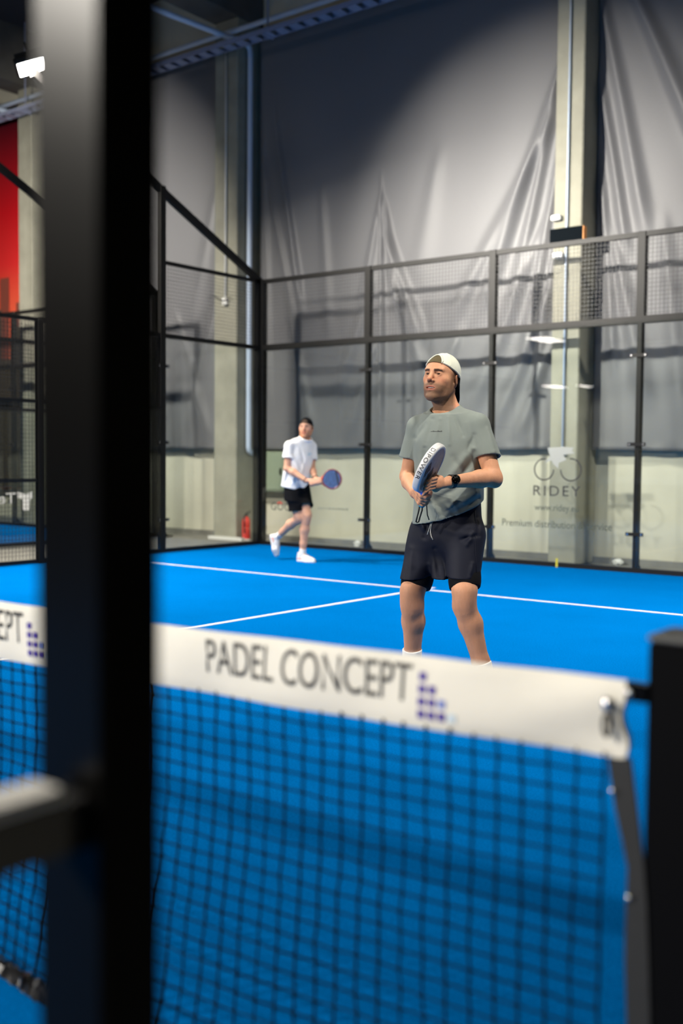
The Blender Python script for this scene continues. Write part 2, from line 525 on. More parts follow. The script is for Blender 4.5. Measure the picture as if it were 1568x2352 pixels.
bw, bpanes = back_wall(0.0, 'black-framed glass back wall of the court with RIDEY lettering and mesh above')
sw, spanes = side_wall(0.0, 'black-framed glass side wall at the left court corner with a slanting brace beam')
mesh_fence(0.0, 6.0, 2.0, 'black mesh side fence left of the dark foreground post')
nbw, nbpanes = back_wall(-12.3, 'glass back wall of the neighbouring court at the far left')
nsw, nspanes = side_wall(-2.3, 'glass side wall of the neighbouring court with white mirrored lettering')

# --- lettering stuck on the panes (sub-parts of their pane)
def flat_letters(name, vs, fs, place, mat, parent):
    b = MB(); b.add([place(x, y) for x, y, _ in vs], fs); return b.build(name, mat, parent)
def on_back(x0, z0):
    return lambda x, y: (x0+x, -0.0085, z0+y)
vs, fs = fit_text('RIDEY', 0.64, 0.125, 1.25)
flat_letters('shop_lettering', vs, fs, on_back(4.655,0.888), M['ink'], bpanes[2])
vs, fs = fit_text('www.ridey.eu', 0.60, 0.083)
flat_letters('web_address', vs, fs, on_back(4.675,0.70), M['ink_grey'], bpanes[2])
vs, fs = fit_text('Premium distribution & service', 1.50, 0.088)
flat_letters('slogan', vs, fs, on_back(4.217,0.488), M['ink_grey'], bpanes[2])
def arc(b, cx, cz, r, a0, a1, w, n=28):
    vs = []; fs = []
    for i in range(n+1):
        a = math.radians(a0+(a1-a0)*i/n)
        for q in (r-w/2, r+w/2): vs.append((cx+q*math.cos(a), -0.0085, cz+q*math.sin(a)))
    for i in range(n): fs.append((2*i, 2*i+1, 2*i+3, 2*i+2))
    b.add(vs, fs)
b = MB()
arc(b, 4.798, 1.217, 0.132, 80, 360, 0.017)
arc(b, 5.163, 1.217, 0.136, -180, 96, 0.017)
b.build('wheel_emblem', M['ink'], bpanes[2])
vs, fs = fit_text('GOC', 0.37, 0.115, 1.1)
flat_letters('partner_lettering', vs, fs, on_back(0.235,0.54), M['ink_grey'], bpanes[0])
b = MB(); b.add([(0.355,-0.0088,0.648),(0.39,-0.0088,0.670),(0.425,-0.0088,0.670),(0.460,-0.0088,0.645),(0.452,-0.0088,0.632),(0.407,-0.0088,0.652),(0.362,-0.0088,0.634)],
                [(0,6,5,1),(1,5,2),(2,5,4,3)])
b.build('red_accent', M['ink_red'], bpanes[0])
b = MB()
x = 1.15
rnd = random.Random(3)
while x < 1.72:
    w = rnd.uniform(0.018, 0.05); b.add([(x,-0.0085,0.585),(x+w,-0.0085,0.585),(x+w,-0.0085,0.585+rnd.uniform(0.022,0.036)),(x,-0.0085,0.612)], [(0,1,2,3)]); x += w+0.012
b.build('faint_small_print', M['ink_faint'], bpanes[0])
# torn white sticker above the bicycle emblem
b = MB()
pts = [(4.84,1.49),(5.06,1.50),(5.20,1.492),(5.17,1.45),(5.21,1.42),(5.06,1.40),(5.10,1.34),(5.00,1.30),(4.99,1.23),(4.93,1.28),(4.90,1.33),(4.80,1.30),(4.88,1.38),(4.86,1.43)]
b.add([(x,-0.0095,z) for x, z in pts], [tuple(range(len(pts)))])
o = b.build('torn_sticker', M['sticker'], bpanes[2]); o['label'] = 'torn white sticker remnant above the wheel emblem'
# yellow mark on the base rail
b = MB(); b.box((4.985,-0.012,0.0), (5.01,-0.006,0.11)); b.build('yellow_tab', material('yellow_tape', srgb(200,190,60), 0.6), bw)
# mirrored lettering on the neighbour's side pane (printed to be read from inside that court)
vs, fs = fit_text('Te', 0.30, 0.155, 0.92)
pl = lambda x, y: (0.013, -2.76-x, 0.632+y)
o = flat_letters('mirrored_lettering', vs, fs, pl, M['decal_white'], nspanes[1])
b = MB()
sh = [(-2.735,0.80),(-2.60,0.765),(-2.47,0.80),(-2.46,0.70),(-2.515,0.685),(-2.525,0.545),(-2.545,0.525),(-2.625,0.525),(-2.645,0.545),(-2.655,0.69),(-2.735,0.71)]
b.add([(0.013,y,z) for y, z in sh], [(0,1,9,10),(1,2,3,4),(1,4,5,8,9),(5,6,7,8)])
b.build('mirrored_emblem', M['decal_white'], nspanes[1])

# ------------------------------------------------------------------ curtains, banner
def curtain_material(name, col):
    mt = material(name, col, 0.5, spec=0.45, sheen=0.25)
    nt = mt.node_tree; b = nt.nodes['Principled BSDF']; tc = nt.nodes['Texture Coordinate']
    w = nt.nodes.new('ShaderNodeTexWave'); w.wave_type = 'BANDS'; w.bands_direction = 'X'
    w.inputs['Scale'].default_value = 12; w.inputs['Distortion'].default_value = 2.5; w.inputs['Detail'].default_value = 3
    n = nt.nodes.new('ShaderNodeTexNoise'); n.inputs['Scale'].default_value = 45
    nt.links.new(tc.outputs['Object'], w.inputs['Vector']); nt.links.new(tc.outputs['Object'], n.inputs['Vector'])
    ad = nt.nodes.new('ShaderNodeMath'); ad.operation = 'MULTIPLY_ADD'; ad.inputs[1].default_value = 0.3
    nt.links.new(w.outputs['Fac'], ad.inputs[0]); nt.links.new(n.outputs['Fac'], ad.inputs[2])
    bp = nt.nodes.new('ShaderNodeBump'); bp.inputs['Strength'].default_value = 0.16; bp.inputs['Distance'].default_value = 0.01
    nt.links.new(ad.outputs[0], bp.inputs['Height']); nt.links.new(bp.outputs['Normal'], b.inputs['Normal'])
    return mt
M['curtain'] = curtain_material('grey_curtain_cloth', CURTAIN)

def curtain(name, x0, x1, z0, z1, folds, label, mat, cat='curtain', amp=1.0, y=10.93):
    """hanging cloth: gentle sway plus fold ridges, each (xa, za, xb, zb, width, height)"""
    t = MB()
    nx = max(8, int((x1-x0)/0.022)); nz = max(8, int((z1-z0)/0.05))
    X, Z = np.meshgrid(np.linspace(x0, x1, nx+1), np.linspace(z0, z1, nz+1))
    d = 0.012*np.sin(X*2.3+0.4*Z) + 0.006*np.sin(X*5.1-0.9*Z+1.0)
    for xa, za, xb, zb, w, h in folds:
        ux, uz = xb-xa, zb-za; L = math.hypot(ux, uz)
        s = ((X-xa)*ux + (Z-za)*uz)/L**2
        off = ((X-xa)*uz - (Z-za)*ux)/L + 0.05*L*np.sin(s*3.0)*0.12
        e = np.clip(np.minimum(s+0.06, 1.06-s)/0.25, 0, 1); e = e*e*(3-2*e)
        ww = w*(0.55+0.75*np.clip(s,0,1))
        d += amp*h*e*np.exp(-(off/ww)**2)
    hem = np.clip((z0+0.10-Z)/0.10, 0, 1)
    d += 0.012*np.sin(X*9.0+np.sin(X*3.1)*2)*hem
    Y = y - d
    Zs = Z + 0.012*np.sin(X*1.7)*np.clip((z0+0.5-Z)/0.5, 0, 1)
    vs = np.stack([X, Y, Zs], -1).reshape(-1, 3)
    fs = [(j*(nx+1)+i, j*(nx+1)+i+1, (j+1)*(nx+1)+i+1, (j+1)*(nx+1)+i) for j in range(nz) for i in range(nx)]
    t.add(vs, fs)
    o = t.build(name, mat, None, True)
    so = o.modifiers.new('thickness', 'SOLIDIFY'); so.thickness = 0.004
    return tag(o, label, cat)
folds_mid = [
  (-0.55,6.9,0.05,3.6,0.05,0.045), (-0.75,6.0,-0.05,3.3,0.06,0.03), (-0.80,6.8,-0.65,2.0,0.06,0.03), (-0.3,3.9,0.3,1.6,0.10,0.035),
  (1.55,5.5,1.60,1.6,0.045,0.05), (1.56,5.3,1.20,3.6,0.07,0.03), (1.60,5.2,1.95,3.4,0.06,0.045), (1.62,4.8,2.35,3.0,0.08,0.045),
  (1.60,4.4,2.6,2.0,0.10,0.03), (1.5,4.2,0.7,2.2,0.10,0.03), (1.52,3.2,0.95,1.6,0.09,0.03),
  (4.50,6.6,3.25,3.3,0.09,0.055), (4.45,6.0,2.75,3.2,0.11,0.05), (4.55,6.9,3.75,3.3,0.07,0.05), (4.52,5.6,3.95,2.6,0.07,0.05),
  (4.56,5.2,4.15,2.2,0.06,0.045), (4.3,4.6,3.1,1.9,0.12,0.04), (4.5,3.8,3.5,1.7,0.10,0.04), (4.45,3.0,3.9,1.6,0.08,0.035),
  (3.0,3.2,2.3,1.7,0.12,0.03), (0.4,5.6,0.6,3.0,0.10,0.02), (2.6,5.8,2.2,3.8,0.16,0.02)]
curtain('hall_curtain', -0.865, 4.60, 1.47, 8.25, folds_mid, 'wide dark grey curtain between the two concrete columns behind the glass wall', M['curtain'], amp=1.5)
folds_right = [(4.95,7.6,5.7,4.1,0.08,0.055), (5.0,6.4,5.45,3.9,0.06,0.05), (5.1,8.0,6.6,4.6,0.10,0.06), (5.5,8.2,7.1,5.2,0.10,0.05),
  (5.05,5.2,5.3,2.4,0.06,0.04), (5.2,4.4,5.75,2.0,0.10,0.04), (6.1,8.2,7.9,5.0,0.12,0.06), (6.6,7.0,7.0,2.0,0.15,0.04), (5.9,4.4,6.2,1.7,0.12,0.03), (8.2,8.0,7.6,2.5,0.14,0.05), (9.4,7.9,8.6,2.0,0.14,0.05)]
curtain('hall_curtain', 5.0, 10.55, 1.47, 8.25, folds_right, 'dark grey draped curtain right of the right-hand column', M['curtain'], amp=1.35)
folds_left = [(-1.75,4.6,-2.3,1.9,0.12,0.04), (-1.8,3.8,-2.6,1.7,0.12,0.035), (-1.85,6.0,-2.5,3.4,0.12,0.03), (-2.9,4.0,-2.0,1.7,0.10,0.03), (-2.4,3.0,-2.0,1.6,0.08,0.03),
  (-6.25,6.6,-6.0,3.2,0.05,0.06), (-6.3,5.6,-5.8,3.0,0.06,0.06), (-6.25,4.8,-5.5,2.6,0.07,0.05), (-4.4,6.0,-4.0,2.2,0.15,0.04), (-5.2,7.0,-4.8,3.0,0.12,0.04)]
curtain('hall_curtain', -6.36, -1.71, 1.47, 8.25, folds_left, 'dark grey curtain behind the left glass corner, left of the pipe column', M['curtain'])

def banner_material():
    """red city-skyline print"""
    mt = material('red_skyline_print', srgb(150,20,24), 0.6, spec=0.3)
    nt = mt.node_tree; b = nt.nodes['Principled BSDF']; tc = nt.nodes['Texture Coordinate']
    sp = nt.nodes.new('ShaderNodeSeparateXYZ'); nt.links.new(tc.outputs['Object'], sp.inputs[0])
    cr = nt.nodes.new('ShaderNodeValToRGB')
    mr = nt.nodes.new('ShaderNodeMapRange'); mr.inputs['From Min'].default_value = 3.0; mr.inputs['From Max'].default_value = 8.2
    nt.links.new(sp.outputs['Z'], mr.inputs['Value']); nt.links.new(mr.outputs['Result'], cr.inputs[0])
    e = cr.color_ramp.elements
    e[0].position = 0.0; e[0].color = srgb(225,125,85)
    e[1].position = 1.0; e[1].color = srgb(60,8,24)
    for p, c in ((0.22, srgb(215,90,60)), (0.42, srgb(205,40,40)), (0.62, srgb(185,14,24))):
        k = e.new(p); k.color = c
    nt.links.new(cr.outputs[0], b.inputs['Base Color'])
    return mt
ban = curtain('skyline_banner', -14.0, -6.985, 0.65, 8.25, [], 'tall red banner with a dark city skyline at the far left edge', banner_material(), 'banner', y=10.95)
def skyline(parent, mat, base, hts, x0, y, name):
    b = MB(); x = x0; rnd = random.Random(11)
    for h, w in hts:
        b.box((x-w, y-0.004, base), (x, y, base+h)); x -= w
    return b.build(name, mat, parent)
hts = [(rn, wd) for rn, wd in ((2.35,0.28),(2.1,0.16),(1.55,0.14),(1.2,0.1),(2.5,0.3),(1.8,0.4),(2.9,0.25),(2.1,0.5),(3.2,0.3),(1.9,0.6),(2.6,0.4),(2.0,0.7))]
skyline(ban, material('skyline_far_print', srgb(120,60,48), 0.6), 0.67, [(h*1.32+0.95, w) for h, w in hts], -7.0, 10.915, 'far_towers')
skyline(ban, material('skyline_near_print', srgb(70,62,50), 0.6), 0.67, [(h*0.92+0.95, w*1.15) for h, w in hts[3:]+hts[:3]], -7.0, 10.905, 'near_towers')

# ------------------------------------------------------------------ services on the back wall
def simple(name, b, mat, label, cat, group=None, smooth=False):
    return tag(b.build(name, mat, None, smooth), label, cat, group)
b = MB(); b.tube([(-16,10.3,8.02),(12,10.3,8.02)], 0.042, 10)
simple('service_pipe', b, M['pipe'], 'long galvanised pipe running level along the top of the curtains', 'pipe', smooth=True)
t = thing('cable_tray', 'ladder cable tray hung under the long level pipe at the ceiling', 'cable tray', (0,10.12,7.72))
b = MB()
for s in (-1, 1): b.box((-16,s*0.11-0.006,-0.03), (12,s*0.11+0.006,0.04))
b.build('side_rail', M['tray'], t)
x = -9.5
while x < 2.6:
    b = MB(); b.box((x,-0.11,-0.03), (x+0.16,0.11,-0.022)); b.build('rung', M['tray'], t); x += 0.27
for x in range(-15, 12, 3):
    b = MB(); b.box((x-0.01,-0.01,-0.03), (x+0.01,0.01,1.6)); b.box((x-0.02,-0.13,-0.045), (x+0.02,0.13,-0.03)); b.build('hanger', M['tray'], t)
def drain(x, label):
    b = MB()
    b.tube([(x,4.0,7.62),(x,10.62,7.94),(x+0.0,10.72,7.90),(x,10.74,7.80),(x,10.74,1.50),(x,10.755,1.44),(x,10.80,1.41),(x,11.08,1.40)], 0.045, 12)
    return simple('drain_pipe', b, M['pipe'], label, 'pipe', smooth=True)
drain(-0.925, 'bluish drain pipe crossing under the roof and down the right side of the left column')
drain(-6.9, 'bluish drain pipe reaching the column beside the red banner')
t = thing('cable_conduit', 'thin white conduit down the left column ending in a small socket box', 'conduit', (-1.22,10.49,3.9))
b = MB(); b.tube([(0,0,0),(0,0,4.1)], 0.017, 8); b.build('tube', M['white'], t, True)
b = MB(); b.bevbox((-0.05,-0.03,-0.1), (0.05,0.02,0.02), 0.006); b.build('socket_box', M['white'], t)
t = thing('cable_conduit', 'thin conduit down the middle of the right-hand column behind the bicycle logo', 'conduit', (4.80,10.49,1.46))
b = MB(); b.tube([(0,0,0),(0,0,6.9)], 0.014, 8); b.build('tube', M['pipe'], t, True)
b = MB(); b.bevbox((-0.04,-0.03,-0.06), (0.04,0.02,0.02), 0.006); b.build('end_box', M['white'], t)
b = MB(); b.tube([(-1.66,10.55,3.95),(-1.45,10.46,3.97),(-1.22,10.43,3.86),(-1.08,10.47,3.92)], 0.006, 6)
simple('loose_cable', b, M['wire'], 'thin dark cable strung across the left column by the socket box', 'cable')
b = MB(); b.bevbox((-1.70,10.72,0.0), (-1.58,10.80,8.2), 0.006)
simple('steel_channel', b, material('channel_grey', srgb(112,118,112), 0.5), 'narrow grey steel channel standing along the left edge of the left column', 'channel')
t = thing('wall_panel', 'flat black box panel mounted on the right-hand column above the top rail', 'panel', (4.83,10.42,4.10))
b = MB(); b.bevbox((-0.235,0,0), (0.225,0.08,0.19), 0.006); b.build('front', M['navyblack'], t)
b = MB(); b.box((0.226,0.0,0.0), (0.236,0.09,0.185)); b.build('side_edge', M['orange'], t)
b = MB(); b.box((-0.1,0.08,0.05), (0.1,0.12,0.12)); b.build('wall_bracket', M['steel'], t)
for x, z, lab in ((4.655,4.44,'small white sensor box on the right-hand column above the black panel'), (4.69,3.96,'small white sensor box on the right-hand column below the black panel')):
    t = thing('sensor_box', lab, 'sensor', (x,10.5,z))
    b = MB(); b.bevbox((-0.065,-0.05,-0.035), (0.065,0.02,0.035), 0.008); b.build('case', M['white'], t)
    b = MB(); b.disc((-0.02,-0.052,0.0), (0,-1,0), 0.016, 14, 0.006); b.build('lens', M['ink_faint'], t)
t = thing('reflection_box', 'pale green-grey box standing in for a reflection in the glass behind the player in white', 'stand-in box', (-0.55,11.1,0.78))  # solid box standing in for a greenish reflection in the court glass
b = MB(); b.bevbox((-0.32,-0.22,0), (0.32,0.0,0.65), 0.008); b.build('body', M['green_grey'], t)
b = MB(); b.bevbox((-0.29,-0.235,0.03), (0.29,-0.22,0.62), 0.005); o = b.build('front_plate', M['green_grey'], t)
b = MB(); b.box((0.2,-0.255,0.28), (0.23,-0.235,0.38)); b.build('handle', M['steel'], o)
t = thing('fire_extinguisher', 'red fire extinguisher standing by the foot of the left column', 'fire extinguisher', (-0.86,10.62,-0.02))
b = MB(); n = 16
prof = [(0.0,0.0),(0.062,0.0),(0.068,0.015),(0.068,0.30),(0.060,0.345),(0.035,0.375),(0.022,0.385),(0.022,0.40),(0,0.40)]
vs = [(r*math.cos(2*math.pi*j/n), r*math.sin(2*math.pi*j/n), z) for r, z in prof for j in range(n)]
fs = [(i*n+j, i*n+(j+1)%n, (i+1)*n+(j+1)%n, (i+1)*n+j) for i in range(len(prof)-1) for j in range(n)]
b.add(vs, fs); b.build('cylinder', M['red'], t, True)
b = MB(); b.box((-0.02,-0.02,0.395), (0.02,0.02,0.43)); b.bar((-0.01,0,0.43), (0.10,0,0.455), 0.02, 0.01); b.bar((-0.01,0,0.445), (0.10,0,0.49), 0.02, 0.008); b.build('valve_handle', M['black'], t)
b = MB(); b.tube([(0,-0.02,0.41),(0.02,-0.075,0.39),(0.03,-0.082,0.30),(0.03,-0.078,0.12)], 0.01, 8); b.build('hose', M['black'], t, True)
b = MB(); b.tube([(0,0,0.0),(0,0,0.028)], 0.071, 16); b.build('foot_ring', M['white'], t)
for x, lab in ((1.18,'small white crumpled scrap on the floor behind the first glass pane'), (5.40,'small white crumpled scrap on the floor behind the RIDEY pane')):
    b = MB(); rnd = random.Random(int(x*10))
    b.sphere((x,10.93,0.02), 0.06, 10, (1.2,0.7,0.75))
    b.v = [(p[0]+rnd.uniform(-.012,.012), p[1]+rnd.uniform(-.01,.01), max(-0.02, p[2]+rnd.uniform(-.012,.012))) for p in b.v]
    simple('paper_scrap', b, M['decal_white'], lab, 'litter')
b = MB(); b.box((-1.55,10.44,-0.02), (-0.80,10.52,0.03))
structure(b.build('trim_5', M['white']))

# ------------------------------------------------------------------ net
S = 0.792                                        # the net hangs at y = -0.45
YN = -0.45
def near(x, z): return (CAM[0]+(x-CAM[0])*S, CAM[2]+(z-CAM[2])*S)
_tx = np.array([-0.4, 4.5, near(7.857,0)[0], near(8.586,0)[0], near(9.217,0)[0], near(9.748,0)[0], near(10.112,0)[0]])
_tt = np.array([0.975, 0.945] + [near(0,z)[1] for z in (0.840,0.839,0.853,0.862,0.873)])
_tb = np.array([0.835, 0.79] + [near(0,z)[1] for z in (0.639,0.659,0.672,0.688,0.700)])
XE = near(10.112,0)[0]
def top_z(x): return np.interp(x, _tx, _tt)
def bot_z(x): return np.interp(x, _tx, _tb)
def tape_y(x, s):                                # gentle ripples of the tape, s = 0 bottom .. 1 top
    e = np.exp(-((XE-0.02-x)/0.25)**2)
    return YN + 0.004*np.sin(x*7.0+s*1.5) + 0.003*np.sin(x*17.0-s*3) + 0.008*e*np.sin(s*5.0+(XE-x)*14)
net = thing('padel_net', 'black padel net with a white PADEL CONCEPT tape stretched across the foreground', 'net', (0,0,0))
b = MB()
xs = np.linspace(-0.25, XE, 420)
ss = np.linspace(0, 1, 12)
for side in (-1, 1):
    vs = []
    for x in xs:
        for s in ss:
            bulge = 0.008*math.sin(math.pi*min(1,max(0,s)))**0.5+0.0015
            vs.append((x + (0.006*math.sin(s*9) if x == xs[-1] else 0), tape_y(x, s)+side*bulge, bot_z(x)+(top_z(x)-bot_z(x))*s))
    n = len(ss)
    fs = [(i*n+j, (i+1)*n+j, (i+1)*n+j+1, i*n+j+1) for i in range(len(xs)-1) for j in range(n-1)]
    if side > 0: fs = [f[::-1] for f in fs]
    b.add(vs, fs)
tape = b.build('net_tape', M['tape'], net, True)
def on_tape(x, z):
    s = (z-bot_z(x))/(top_z(x)-bot_z(x))
    return (x, tape_y(x, s)-0.008*math.sin(math.pi*min(1,max(0.0,s)))**0.5-0.003, z)
XT0, XT1 = near(8.864,0)[0], near(9.562,0)[0]
PITCH_T = (9.584-8.03)*S
vs0, fs0 = fit_text('PADEL CONCEPT', 1.0, 1.0, 0.98)
for k in range(7):
    off = -k*PITCH_T
    w = XT1-XT0
    out = []
    for x, y, _ in vs0:
        X = XT0+off+x*w
        H = top_z(X)-bot_z(X)
        out.append(on_tape(X, bot_z(X)+H*0.355+y*H*0.52))
    bb = MB(); bb.add(out, fs0); bb.build('tape_lettering', M['ink'], tape)
    lx0 = near(9.584,0)[0]+off; sq = 0.0165; gap = 0.0230
    lb = {0: MB(), 1: MB(), 2: MB()}
    for c, n in enumerate((4, 3, 2, 1)):
        for r in range(n):
            mi = 0 if c < 2 else (1 if (c == 2 and r == 1) else (2 if c == 3 else 0))
            X = lx0+c*gap; H = top_z(X)-bot_z(X)
            z = bot_z(X)+H*0.15 + r*gap*1.05
            lb[mi].add([on_tape(X, z), on_tape(X+sq, z), on_tape(X+sq, z+sq), on_tape(X, z+sq)], [(0,1,2,3)])
    allb = MB()
    for mi in lb:
        allb.add(lb[mi].v, lb[mi].f, mi)
    allb.build('stepped_emblem', [M['purple'], M['lilac'], M['iceblue']], tape)

# knotted mesh below the tape, draping on to the turf
def drape(x):
    return 0.05 + 0.09*np.exp(-((x-9.2)/0.7)**2)*np.clip((XE-x)/0.6, 0, 1)
def net_point(x, t):
    zb = bot_z(x)-0.003
    z = zb*(1-t)+0.012
    y = YN - drape(x)*t**2.2 - 0.01*math.sin(x*2.0+t*3)
    xx = x + 0.05*t*min(1.0, max(0.0,(XE-x)/0.8)) + 0.008*math.sin(t*9+x*1.3)*t
    return np.array((xx, y, z))
cell = 0.052
nv = int((XE-0.03+0.2)/cell); nh = 22
XS = [XE-0.035-i*cell for i in range(nv)]
jit = random.Random(5)
G = [[net_point(x, j/nh)+np.array((jit.uniform(-.0022,.0022), jit.uniform(-.002,.002), jit.uniform(-.0018,.0018))) for j in range(nh+1)] for x in XS]
b = MB()
for i in range(nv): b.tube(G[i], 0.0027, 4, False)
for j in range(1, nh+1): b.tube([G[i][j] for i in range(nv)], 0.0023, 4, False)
for i in range(nv):
    if XS[i] < 7.0: continue
    for j in range(1, nh): b.sphere(G[i][j], 0.0048, 6, (1,1,1.25))
b.build('net_mesh', M['net'], net, True)
# crumpled glossy hem on the ground
b = MB(); hr = random.Random(9)
vs = []; hx = np.linspace(-0.2, XE-0.05, 640)
for x in hx:
    p = net_point(x, 1.0)
    a = hr.uniform(0.4, 1.0)
    for k in range(5):
        vs.append((p[0]+hr.uniform(-.006,.006), p[1]-0.028*(k-2)/2+hr.uniform(-.004,.004), 0.006+0.024*(1-((k-2)/2)**2)*a+hr.uniform(0,.008)))
fs = [(i*5+k, (i+1)*5+k, (i+1)*5+k+1, i*5+k+1) for i in range(len(hx)-1) for k in range(4)]
b.add(vs, fs); o = b.build('bottom_hem', M['foil'], net); o['label'] = 'crumpled glossy black hem of the net on the turf'
# webbing at the end of the net
def pn(u, v, y):                                 # point of the plane y seen at picture coordinates u, v (used to measure the photo)
    d = CF + CR*(u-784)/FOC - CU*(v-1176)/FOC
    return CAM + d*((y-CAM[1])/d[1])
L = [(1395,1742),(1412,1860),(1428,1930),(1440,1992),(1437,2080),(1434,2200),(1438,2352),(1436,2560)]
R = [(1447,1742),(1462,1860),(1470,1930),(1478,1992),(1484,2080),(1488,2200),(1492,2352),(1492,2560)]
b = MB(); vs = []
for (l, r) in zip(L, R):
    p, q = pn(l[0], l[1], YN-0.004), pn(r[0], r[1], YN-0.004)
    p[2] = max(p[2], 0.0); q[2] = max(q[2], 0.0)
    vs += [p, q, q+np.array((0,0.006,0)), p+np.array((0,0.006,0))]
fs = []
for i in range(len(L)-1):
    for k in range(4):
        fs.append((i*4+k, i*4+(k+1)%4, (i+1)*4+(k+1)%4, (i+1)*4+k))
b.add(vs, fs); b.build('end_webbing', M['strap'], net)
for k, (u, v) in enumerate(((1405,1818), (1442,2062))):
    b = MB(); b.sphere(pn(u, v, YN-0.011), 0.0045, 12, (1,0.6,1)); b.build('rivet', M['bolt'], net, True)
# eyelet hook on the tape
p = pn(1395,1618,YN-0.022)
b = MB(); b.sphere(p, 0.0115, 16, (1.0,0.8,1.15)); b.build('eyelet_bolt', M['bolt'], net, True)
b = MB(); q = pn(1393,1640,YN-0.02)
ring = [q+np.array((0.006*math.sin(a), 0, -0.019+0.019*math.cos(a))) for a in np.linspace(0, 2*math.pi, 18)]
b.tube(ring, 0.0032, 6, False); b.build('hook', M['steel_gloss'], net, True)

# net post at the right edge
pc = pn(1498,1470,-0.43)
npost = thing('net_post', 'black square net post at the right edge of the picture', 'net post', (pc[0]+0.052,-0.40,0.0))
b = MB(); b.bevbox((-0.052,-0.05,0.0), (0.065,0.06,pc[2]), 0.006)
b.build('upright', M['post_black'], npost)
b = MB(); b.bevbox((-0.054,-0.052,pc[2]), (0.067,0.062,pc[2]+0.012), 0.004); b.build('cap', material('grey_cap', (0.10,0.10,0.095,1), 0.5), npost)
b = MB(); b.bevbox((-0.14,-0.10,-0.0), (0.15,0.12,0.012), 0.003); b.build('foot_plate', M['steel'], npost)
z1 = pn(1470,1592,YN)[2]
b = MB(); b.bar((XE-0.012-npost.location[0],-0.045,z1), (-0.05,-0.045,z1), 0.024, 0.030)
o = b.build('tension_bracket', M['steel_gloss'], npost)
b = MB(); b.sphere((pn(1450,1597,YN)[0]-npost.location[0],-0.061,z1), 0.0075, 12, (1,0.6,1)); b.build('bolt', M['bolt'], o, True)

# the dark steel post right in front of the camera, with its crossbar
gp = thing('steel_post', 'dark steel court post blurred in the left foreground with a crossbar at its left', 'post', (10.17,-1.47,0.0))
b = MB(); b.bevbox((-0.052,-0.040,0.0), (0.052,0.038,4.0), 0.006); b.build('upright', M['steel_gloss'], gp)
b = MB(); b.bar((0.0,-0.04,0.985), (0.0,-1.10,0.985), 0.05, 0.05); b.build('crossbar', material('polished_crossbar_coat', (0.02,0.02,0.02,1), 0.24, spec=0.9), gp)
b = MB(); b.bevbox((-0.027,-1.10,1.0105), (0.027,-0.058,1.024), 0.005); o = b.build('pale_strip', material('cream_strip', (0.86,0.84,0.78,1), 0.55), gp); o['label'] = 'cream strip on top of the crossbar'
b = MB(); b.bevbox((-0.09,-0.09,0.0), (0.09,0.09,0.012), 0.003); b.build('foot_plate', M['steel'], gp)

# ================================================================== players
# A small distance-field modeller: limbs, muscles and cloth are blended in a field and meshed as one continuous skin.
def unit(v): v = np.array(v, float); return v/np.linalg.norm(v)

class Prim:
    def __init__(self, f, c, r, op='u', k=0.02):
        self.f, self.c, self.r, self.op, self.k = f, np.array(c, float), float(r), op, k

def cone(a, b, ra, rb, k=0.02, op='u', flat=None):
    """tapered capsule; flat = (axis, factor) squeezes its section along an axis"""
    a = np.array(a, float); b = np.array(b, float); ab = b-a; L2 = ab@ab+1e-12
    if flat is not None: ax, fa = unit(flat[0]), flat[1]
    def f(P):
        q = P-a
        h = np.clip((q@ab)/L2, 0, 1)
        q = q - h[:, None]*ab
        if flat is not None:
            c = q@ax; q = q + (c*(1/fa-1))[:, None]*ax
        return np.sqrt((q*q).sum(1)) - (ra+(rb-ra)*h)
    return Prim(f, (a+b)/2, np.linalg.norm(ab)/2+max(ra, rb)*1.02, op, k)

def chain(pts, k=0.012, op='u', flat=None):
    """pts: list of (point, radius)"""
    return [cone(pts[i][0], pts[i+1][0], pts[i][1], pts[i+1][1], k, op, flat) for i in range(len(pts)-1)]

def ell(c, r, axes=None, k=0.02, op='u'):
    c = np.array(c, float); r = np.array(r, float)
    A = np.eye(3) if axes is None else np.array(axes, float)
    def f(P):
        q = (P-c)@A.T
        k0 = np.sqrt(((q/r)**2).sum(1)); k1 = np.sqrt(((q/(r*r))**2).sum(1))+1e-9
        return np.where(k0 < 1e-4, -r.min(), k0*(k0-1)/k1)
    return Prim(f, c, r.max(), op, k)

def stack(levels, L, F, z0, z1, k=0.02, p=2.4, op='u'):
    """upright body: levels of (z, centre xy, half width along L, half depth along F)"""
    lv = sorted(levels, key=lambda t: t[0])
    zs = np.array([l[0] for l in lv]); cx = np.array([l[1][0] for l in lv]); cy = np.array([l[1][1] for l in lv])
    aa = np.array([l[2] for l in lv]); bb = np.array([l[3] for l in lv])
    L2, F2 = np.array(L[:2]), np.array(F[:2])
    zd = np.linspace(zs[0], zs[-1], 81)          # rounded transitions between the levels
    ker = np.hanning(19)[1:-1]; ker /= ker.sum()
    def soft(v):
        w = np.interp(zd, zs, v); n = len(ker)//2
        return np.convolve(np.concatenate([2*w[0]-w[n:0:-1], w, 2*w[-1]-w[-2:-n-2:-1]]), ker, 'valid')
    cx, cy, aa, bb = soft(cx), soft(cy), soft(aa), soft(bb); zs = zd
    def f(P):
        z = P[:, 2]
        x = P[:, 0]-np.interp(z, zs, cx); y = P[:, 1]-np.interp(z, zs, cy)
        a = np.interp(z, zs, aa); b = np.interp(z, zs, bb)
        u = np.abs(x*L2[0]+y*L2[1])/a; v = np.abs(x*F2[0]+y*F2[1])/b
        d = ((u**p+v**p+1e-12)**(1/p)-1)*np.minimum(a, b)
        return np.maximum(d, np.maximum(z-z1, z0-z))
    c = (np.mean(cx), np.mean(cy), (z0+z1)/2)
    return Prim(f, c, math.hypot((z1-z0)/2, max(aa.max(), bb.max())*1.2)+0.05, op, k)

